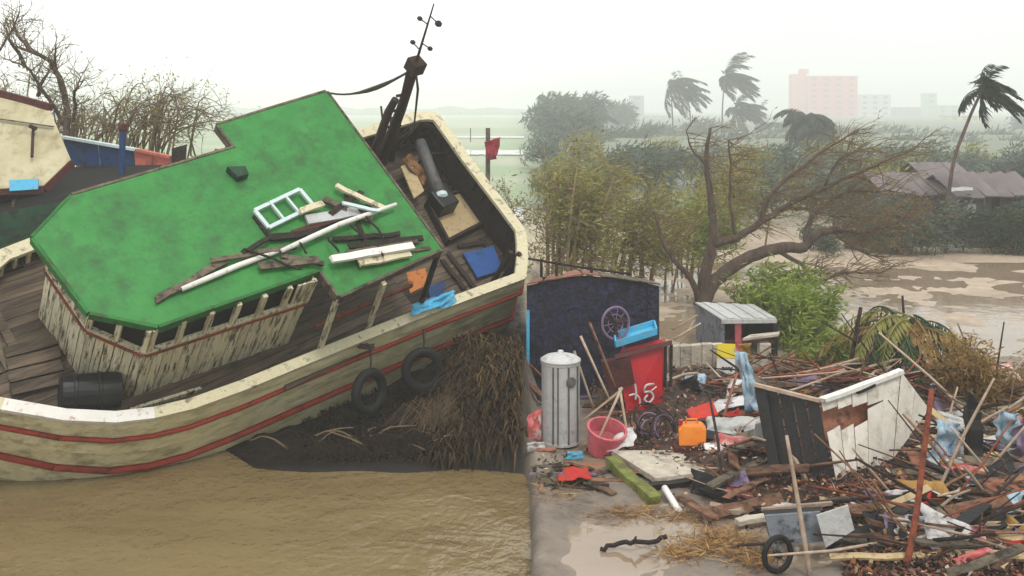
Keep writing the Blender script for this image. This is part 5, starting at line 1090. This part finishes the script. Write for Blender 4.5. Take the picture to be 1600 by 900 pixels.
block(1340, 1430, 240, 288, 9, 'far_white', 'low white walled shed behind the tree branches', 1, 5, 'far_roof', parapet=False)
block(985, 1006, 150, 682, 9, 'far_grey', 'faint grey tower beyond the dark trees', 4, 1); block(1004, 1042, 182, 630, 12, 'far_white', 'faint pale house left of the twin palms', 3, 3)
block(960, 1010, 200, 472, 12, 'far_grey', 'faint grey roofed house behind the dark row end', 2, 4, 'far_roof'); block(1015, 1125, 222, 393, 12, 'far_dark', 'long dusky shed behind the palm trunks', 1, 7, 'far_roof', parapet=False)
block(1172, 1202, 222, 367, 9, 'far_dark', 'small dark hut under the low ragged palm', 1, 2, 'far_roof', parapet=False); block(1190, 1240, 212, 446, 9, 'far_white', 'white walled house left of the dense dark palm', 2, 3, 'far_roof')
# dark huts at the edge of the mud flat
def hut(x0, x1, yt, D, depth, label, lean=0):
    a, b = P(x0, yt, D), P(x1, yt, D); g0 = hg(a.x, D); o = root('dark_hut', V(((a.x + b.x) / 2, D, g0)), label, 'hut', 'huts along the mud flat'); n_ = 9
    for k in range(n_):
        xa, xb = a.x + (b.x - a.x) * k / n_, a.x + (b.x - a.x) * (k + 1) / n_ - .03
        if k == 4: continue
        MB().prism([(xa, D, g0 - .1), (xb, D, g0 - .1), (xb, D, a.z - .1), (xa, D, a.z - .1)], (0, .06, 0)).build('wall_board', 'hut_wall', o, world=True)
    MB().box(((a.x + b.x) / 2, D + depth, (g0 + a.z) / 2), (b.x - a.x, .08, a.z - g0)).build('back_wall', 'hut_wall', o, world=True)
    for x in (a.x, b.x): MB().box((x, D + depth / 2, (g0 + a.z) / 2 - .05), (.08, depth, a.z - g0 - .1)).build('side_wall', 'hut_wall', o, world=True)
    rz = a.z + .55; my = D + depth / 2
    for k in range(6):
        xa, xb = a.x - .3 + (b.x - a.x + .6) * k / 6, a.x - .3 + (b.x - a.x + .6) * (k + 1) / 6 - .02; w_ = rg.uniform(-.06, .06)
        MB().prism([(xa, D - .4, a.z - .2 + w_), (xb, D - .4, a.z - .2 + w_), (xb, my, rz + lean), (xa, my, rz)], (0, 0, .05)).build('roof_sheet', 'hut_roof', o, world=True)
        MB().prism([(xa, D + depth + .4, a.z - .2), (xb, D + depth + .4, a.z - .2), (xb, my + .02, rz + lean), (xa, my + .02, rz)], (0, 0, .05)).build('roof_sheet', 'hut_roof', o, world=True)
hut(1385, 1468, 296, 43.5, 4, 'dark thatched hut left of the lone palm trunk'); hut(1500, 1612, 300, 42, 4, 'wide dark hut right of the lone palm trunk', .15); hut(1452, 1512, 275, 52, 4, 'small dark hut behind the gap between huts')
for px in (1484, 1499):
    b = G(px, 392, hg(17, 41)); tag(MB().lathe(b, (0, 0, 1), [(.1, 0), (.17, .05), (.19, .25), (.15, .42), (.05, .5)], 10).build('white_sack', 'white_cloth', smooth=True), 'small white sack standing at the hut front', 'sack', 'white sacks by the hut')
sheet('white_laundry', [(1512, 318), (1524, 318), (1525, 345), (1513, 346)], 41.8, 'white_cloth', 'white cloth hanging on the wide dark hut', 'cloth', .1, 8)
sheet('pale_awning', [(1480, 300), (1520, 297), (1520, 292), (1484, 294)], [41, 41, 41.6, 41.6], 'pale_sheet', 'pale awning sheet over the gap between huts', 'awning', .05, 8)
# ------------------------------------------------------------------ loose wreckage over the heap
rg = random.Random(909)
LAND = [(876, 690, 'beside the metal tank'), (1000, 640, 'beside the red cooler'), (1082, 690, 'around the orange jerrycan'), (1060, 735, 'by the pale concrete slab'), (1140, 600, 'in front of the small stall'), (1240, 740, 'at the black cabin end'), (1380, 735, 'below the white cabin side'),
        (1330, 610, 'behind the overturned cabin'), (1260, 850, 'around the hand cart'), (1430, 800, 'around the red brown pole'), (1520, 730, 'at the scorched post'), (1430, 600, 'below the palm thatch'), (1540, 815, 'along the yellow sleeved pole'), (1580, 690, 'by the lilac cloth'), (1200, 775, 'by the rose roofing sheet'), (1500, 870, 'in the leaf litter beyond the yellow sleeved pole')]
LANDP = [(G(x, y, .45), s_) for x, y, s_ in LAND]
def near(p): return min(LANDP, key=lambda q: (q[0] - V((p.x, p.y, .45))).length)[1]
KEEP = [(1040, 1140, 615, 745), (1170, 1460, 632, 790), (920, 1060, 520, 700), (840, 915, 540, 730), (1180, 1350, 780, 910), (940, 1060, 690, 830)]
def heap_pt(x0=860, x1=1610, y0=600, y1=890):
    while True:
        px, py = rg.uniform(x0, x1), rg.uniform(y0, y1); p = G(px, py, .45)
        if any(a_ < px < b_ and c_ < py < d_ for a_, b_, c_, d_ in KEEP): continue
        if heap(p.x, p.y) > rg.uniform(.1, .8): return V((p.x, p.y, hg(p.x, p.y)))
KINDS = [('brown_wood', 'brown splintered stick in the debris heap', 'brown sticks in the debris heap', 70), ('dark_stick', 'dark wet stick in the debris heap', 'dark sticks in the debris heap', 66), ('pale_stick', 'pale stripped stick in the debris heap', 'pale sticks in the debris heap', 50), ('red_wood', 'reddish painted batten in the debris heap', 'reddish battens in the debris heap', 22)]
for mt, lb, gp, n_ in KINDS:
    for k in range(n_):
        p = heap_pt(); a_ = rg.gauss(0, .7) + (math.pi if rg.random() < .5 else 0); el = abs(rg.gauss(0, .22)) if rg.random() < .8 else rg.uniform(.4, 1.1); ln = rg.uniform(.5, 2.3); d_ = V((math.cos(a_) * math.cos(el), math.sin(a_) * math.cos(el), math.sin(el)))
        a = p + V((0, 0, rg.uniform(.0, .28))) - d_ * ln * .15; b = a + d_ * ln; b.z = max(b.z, hg(b.x, b.y) + .03); r_ = rg.uniform(.01, .03); mid = a.lerp(b, .5) + V((rg.gauss(0, .04), rg.gauss(0, .04), rg.gauss(.03, .04)))
        tag(MB().tube([a, a.lerp(mid, .5), mid, mid.lerp(b, .5), b], [r_, r_ * .95, r_ * .9, r_ * .8, r_ * .6], 6).build('stick' if mt != 'red_wood' else 'batten', mt, smooth=True), lb.replace('in the debris heap', near(p)), 'stick', gp)
PK = [('brown_wood', 'brown broken plank in the debris heap', 55), ('weathered_wood', 'grey broken plank in the debris heap', 48), ('black_board', 'black charred plank in the debris heap', 50), ('pale_wood', 'pale fresh broken plank in the debris heap', 34)]
for mt, lb, n_ in PK:
    for k in range(n_):
        p = heap_pt(); a_ = rg.gauss(0, .6); el = rg.gauss(.05, .18); ln = rg.uniform(.5, 2.0); d_ = V((math.cos(a_) * math.cos(el), math.sin(a_) * math.cos(el), math.sin(el))); a = p + V((0, 0, rg.uniform(.02, .15))) - d_ * ln / 2; b = a + d_ * ln
        a.z = max(a.z, hg(a.x, a.y) + .01); b.z = max(b.z, hg(b.x, b.y) + .01)
        tag(MB().beam(a, b, rg.uniform(.07, .2), rg.uniform(.02, .05), V((rg.gauss(0, .3), rg.gauss(-.3, .3), 1)), n=4, jit=.012, rng=rg).build('plank', mt), lb.replace('in the debris heap', near(p)), 'plank', lb.replace(' plank in', ' planks in').replace('brown', 'brown').strip())
SK = [('rose_sheet', 'pink and white torn scrap in the debris heap', 12), ('white_cloth', 'white torn rag in the debris heap', 16), ('blue_cloth', 'pale blue torn rag in the debris heap', 9), ('purple_grey', 'greyish purple torn rag in the debris heap', 16), ('red_cloth', 'red torn rag in the debris heap', 8), ('ochre_tarp', 'ochre torn rag in the debris heap', 14), ('black_board', 'black torn sheet in the debris heap', 16)]
for mt, lb, n_ in SK:
    for k in range(n_):
        p = heap_pt() + V((0, 0, .08)); s_ = rg.uniform(.12, .34); u = V((rg.gauss(1, .3), rg.gauss(0, .5), rg.gauss(0, .25))).normalized() * s_; w_ = V((rg.gauss(0, .4), rg.gauss(.6, .3), rg.gauss(.45, .4))).normalized() * s_ * rg.uniform(.5, 1)
        m = MB(); m.grid(crumple([p - u - w_, p + u - w_, p + u + w_, p - u + w_], 7, .07, k * 3.1, 5)); m.v = [V((q.x, q.y, max(q.z, hg(q.x, q.y) + .006))) for q in m.v]
        tag(m.build('scrap', mt, smooth=True, solid=.006), lb.replace('in the debris heap', near(p)), 'scrap', lb.replace(' in the', 's in the'))
for mt, lb, n_ in (('pale_sheet', 'bent pale roofing sheet', 9), ('rose_sheet', 'large pink and white torn sheet', 6), ('rusty_sheet', 'rust brown bent sheet', 10), ('purple_grey', 'large lilac grey tarpaulin piece', 6), ('white_cloth', 'large dirty white tarpaulin piece', 6)):
    for k in range(n_):
        p = heap_pt() + V((0, 0, .1)); s_ = rg.uniform(.28, .6); u = V((rg.gauss(1, .2), rg.gauss(0, .4), rg.gauss(0, .2))).normalized() * s_; w_ = V((rg.gauss(0, .3), rg.gauss(.7, .2), rg.gauss(.3, .3))).normalized() * s_ * rg.uniform(.35, .7)
        m = MB(); m.grid(crumple([p - u - w_, p + u - w_, p + u + w_, p - u + w_], 12, .09, k * 5.3 + n_, 3.5)); m.v = [V((q.x, q.y, max(q.z, hg(q.x, q.y) + .006))) for q in m.v]
        tag(m.build('torn_sheet', mt, smooth=True, solid=.008), lb + ' ' + near(p), 'sheet', 'torn sheets over the debris heap')
for k in range(60):                                          # trodden wreckage on the mud by the tank and tub
    px, py = rg.uniform(828, 1000), rg.uniform(615, 765); p = G(px, py, .36)
    if p.x < shore_x(p.y) + .12 or (845 < px < 908 and py < 700): continue
    p.z = hg(p.x, p.y); a_ = rg.gauss(0, .6); ln = rg.uniform(.2, .8); d_ = V((math.cos(a_), math.sin(a_), rg.uniform(0, .2))); a = p + V((0, 0, .03)) - d_ * ln / 2; b = a + d_ * ln; a.x = max(a.x, shore_x(a.y) + .06); a.z = max(a.z, hg(a.x, a.y) + .015); b.z = max(b.z, hg(b.x, b.y) + .015)
    mt, wd_ = (('brown_wood', 'brown'), ('dark_wood', 'dark'), ('purple_grey', 'lilac grey'), ('rusty_sheet', 'rusty'), ('weathered_wood', 'grey'))[k % 5]
    tag(MB().beam(a, b, rg.uniform(.04, .16), rg.uniform(.015, .04), V((rg.gauss(0, .3), rg.gauss(-.2, .3), 1)), n=3, jit=.014, rng=rg).build('splinter', mt), 'short ' + wd_ + ' splinter trodden into the mud ' + ('by the metal tank' if px < 915 else 'by the pink tub'), 'splinter', 'splinters on the mud by the tank')
# canes and slats heaped behind the overturned cabin
for k in range(46):
    px, py = rg.uniform(1180, 1420), rg.uniform(590, 640); p = G(px, py, .4); p.z = hg(p.x, p.y); a_ = rg.gauss(0, .5); ln = rg.uniform(.9, 2.4); el = abs(rg.gauss(.12, .16)); d_ = V((math.cos(a_) * math.cos(el), math.sin(a_) * math.cos(el), math.sin(el))); a = p + V((0, 0, rg.uniform(.05, .5))) - d_ * ln / 2; b = a + d_ * ln
    tag(MB().tube([a, a.lerp(b, .5) + V((0, rg.gauss(0, .05), rg.gauss(0, .05))), b], rg.uniform(.014, .03), 6).build('cane', ('brown_wood', 'red_wood', 'dark_stick', 'pale_stick')[k % 4]), ('brown', 'reddish', 'dark', 'pale')[k % 4] + ' cane in the jumbled pile behind the overturned cabin', 'cane', 'canes piled behind the overturned cabin')
# leaf litter, chips and shredded plastic
pm('litter', (1, 1, 1, 1), (1, 1, 1, 1), scale=2, rough=.8, bump=0, rand=0, attr='tint')
PAL = [(110, 70, 52), (60, 40, 34), (166, 108, 70), (44, 30, 32), (136, 100, 88), (196, 166, 136), (34, 26, 28), (90, 62, 66), (190, 176, 164), (140, 70, 56), (70, 50, 56), (186, 130, 56)]
PAL = [S(*c) for c in PAL]; m = MB()
for k in range(46000):
    if k % 3 == 0: px, py = rg.uniform(1300, 1650), rg.uniform(760, 960)
    else: px, py = rg.uniform(840, 1700), rg.uniform(575, 960)
    p = G(px, py, .4); h_ = heap(p.x, p.y)
    if px < 1010 and py < 770: h_ = max(h_, .22)
    if py > 790 and px > 1320: h_ = max(h_, .75)
    if h_ < rg.uniform(.06, .6) + (.25 if noise.noise(V((p.x * 1.2, p.y * 1.2, 5))) < -.1 else 0): continue
    if p.x < shore_x(p.y) + .08: continue
    s_ = rg.uniform(.03, .13); d_ = V((rg.gauss(0, 1), rg.gauss(0, 1), rg.gauss(.1, .4))); c = PAL[min(11, int(abs(rg.gauss(0, 5.2))))]; t_ = rg.uniform(.6, 1.3)
    m.leaf(V((p.x, p.y, hg(p.x, p.y) + rg.uniform(.005, .1))), d_, s_, s_ * rg.uniform(.25, .7), V((rg.gauss(0, .6), rg.gauss(0, .6), 1)), (c[0] * t_, c[1] * t_, c[2] * t_, 1))
tag(m.build('litter', 'litter'), 'wet leaves, chips and shredded scraps covering the debris heap', 'litter', kind='stuff')
# straw on the mud
m = MB(); ST = [S(176, 134, 74), S(150, 110, 66), S(196, 160, 100), S(116, 86, 62)]
for cx_, cy_, sx_, sy_, n_ in ((1110, 845, 60, 18, 1900), (1060, 862, 30, 12, 500), (985, 802, 60, 12, 500), (1180, 872, 40, 18, 600), (1075, 805, 40, 12, 400), (870, 775, 50, 14, 200)):
    for k in range(n_):
        p = G(rg.gauss(cx_, sx_ * .6), rg.gauss(cy_, sy_ * .6), .32); 
        if p.x < shore_x(p.y) + .1: continue
        a_ = rg.uniform(0, 6.28); c = rg.choice(ST); m.leaf(V((p.x, p.y, hg(p.x, p.y) + abs(rg.gauss(0, .022)) + .004)), V((math.cos(a_), math.sin(a_) * .6, rg.gauss(0, .2))), rg.uniform(.08, .3), rg.uniform(.006, .016), V((0, rg.gauss(0, .4), 1)), c)
tag(m.build('straw', 'litter'), 'scattered yellow brown straw lying on the wet mud', 'straw', kind='stuff')
b = G(985, 850, .31); m = MB(); m.tube(polyline([G(938, 858, .33), G(965, 850, .36), G(990, 848, .42), G(1020, 846, .36), G(1042, 838, .4)], 4, .015, rg), [.03] * 17, 6); m.tube([G(990, 848, .42), G(994, 838, .5)], [.03, .012], 5)
tag(m.build('driftwood', 'dark_stick', smooth=True), 'dark forked driftwood branch lying in the puddle', 'driftwood')
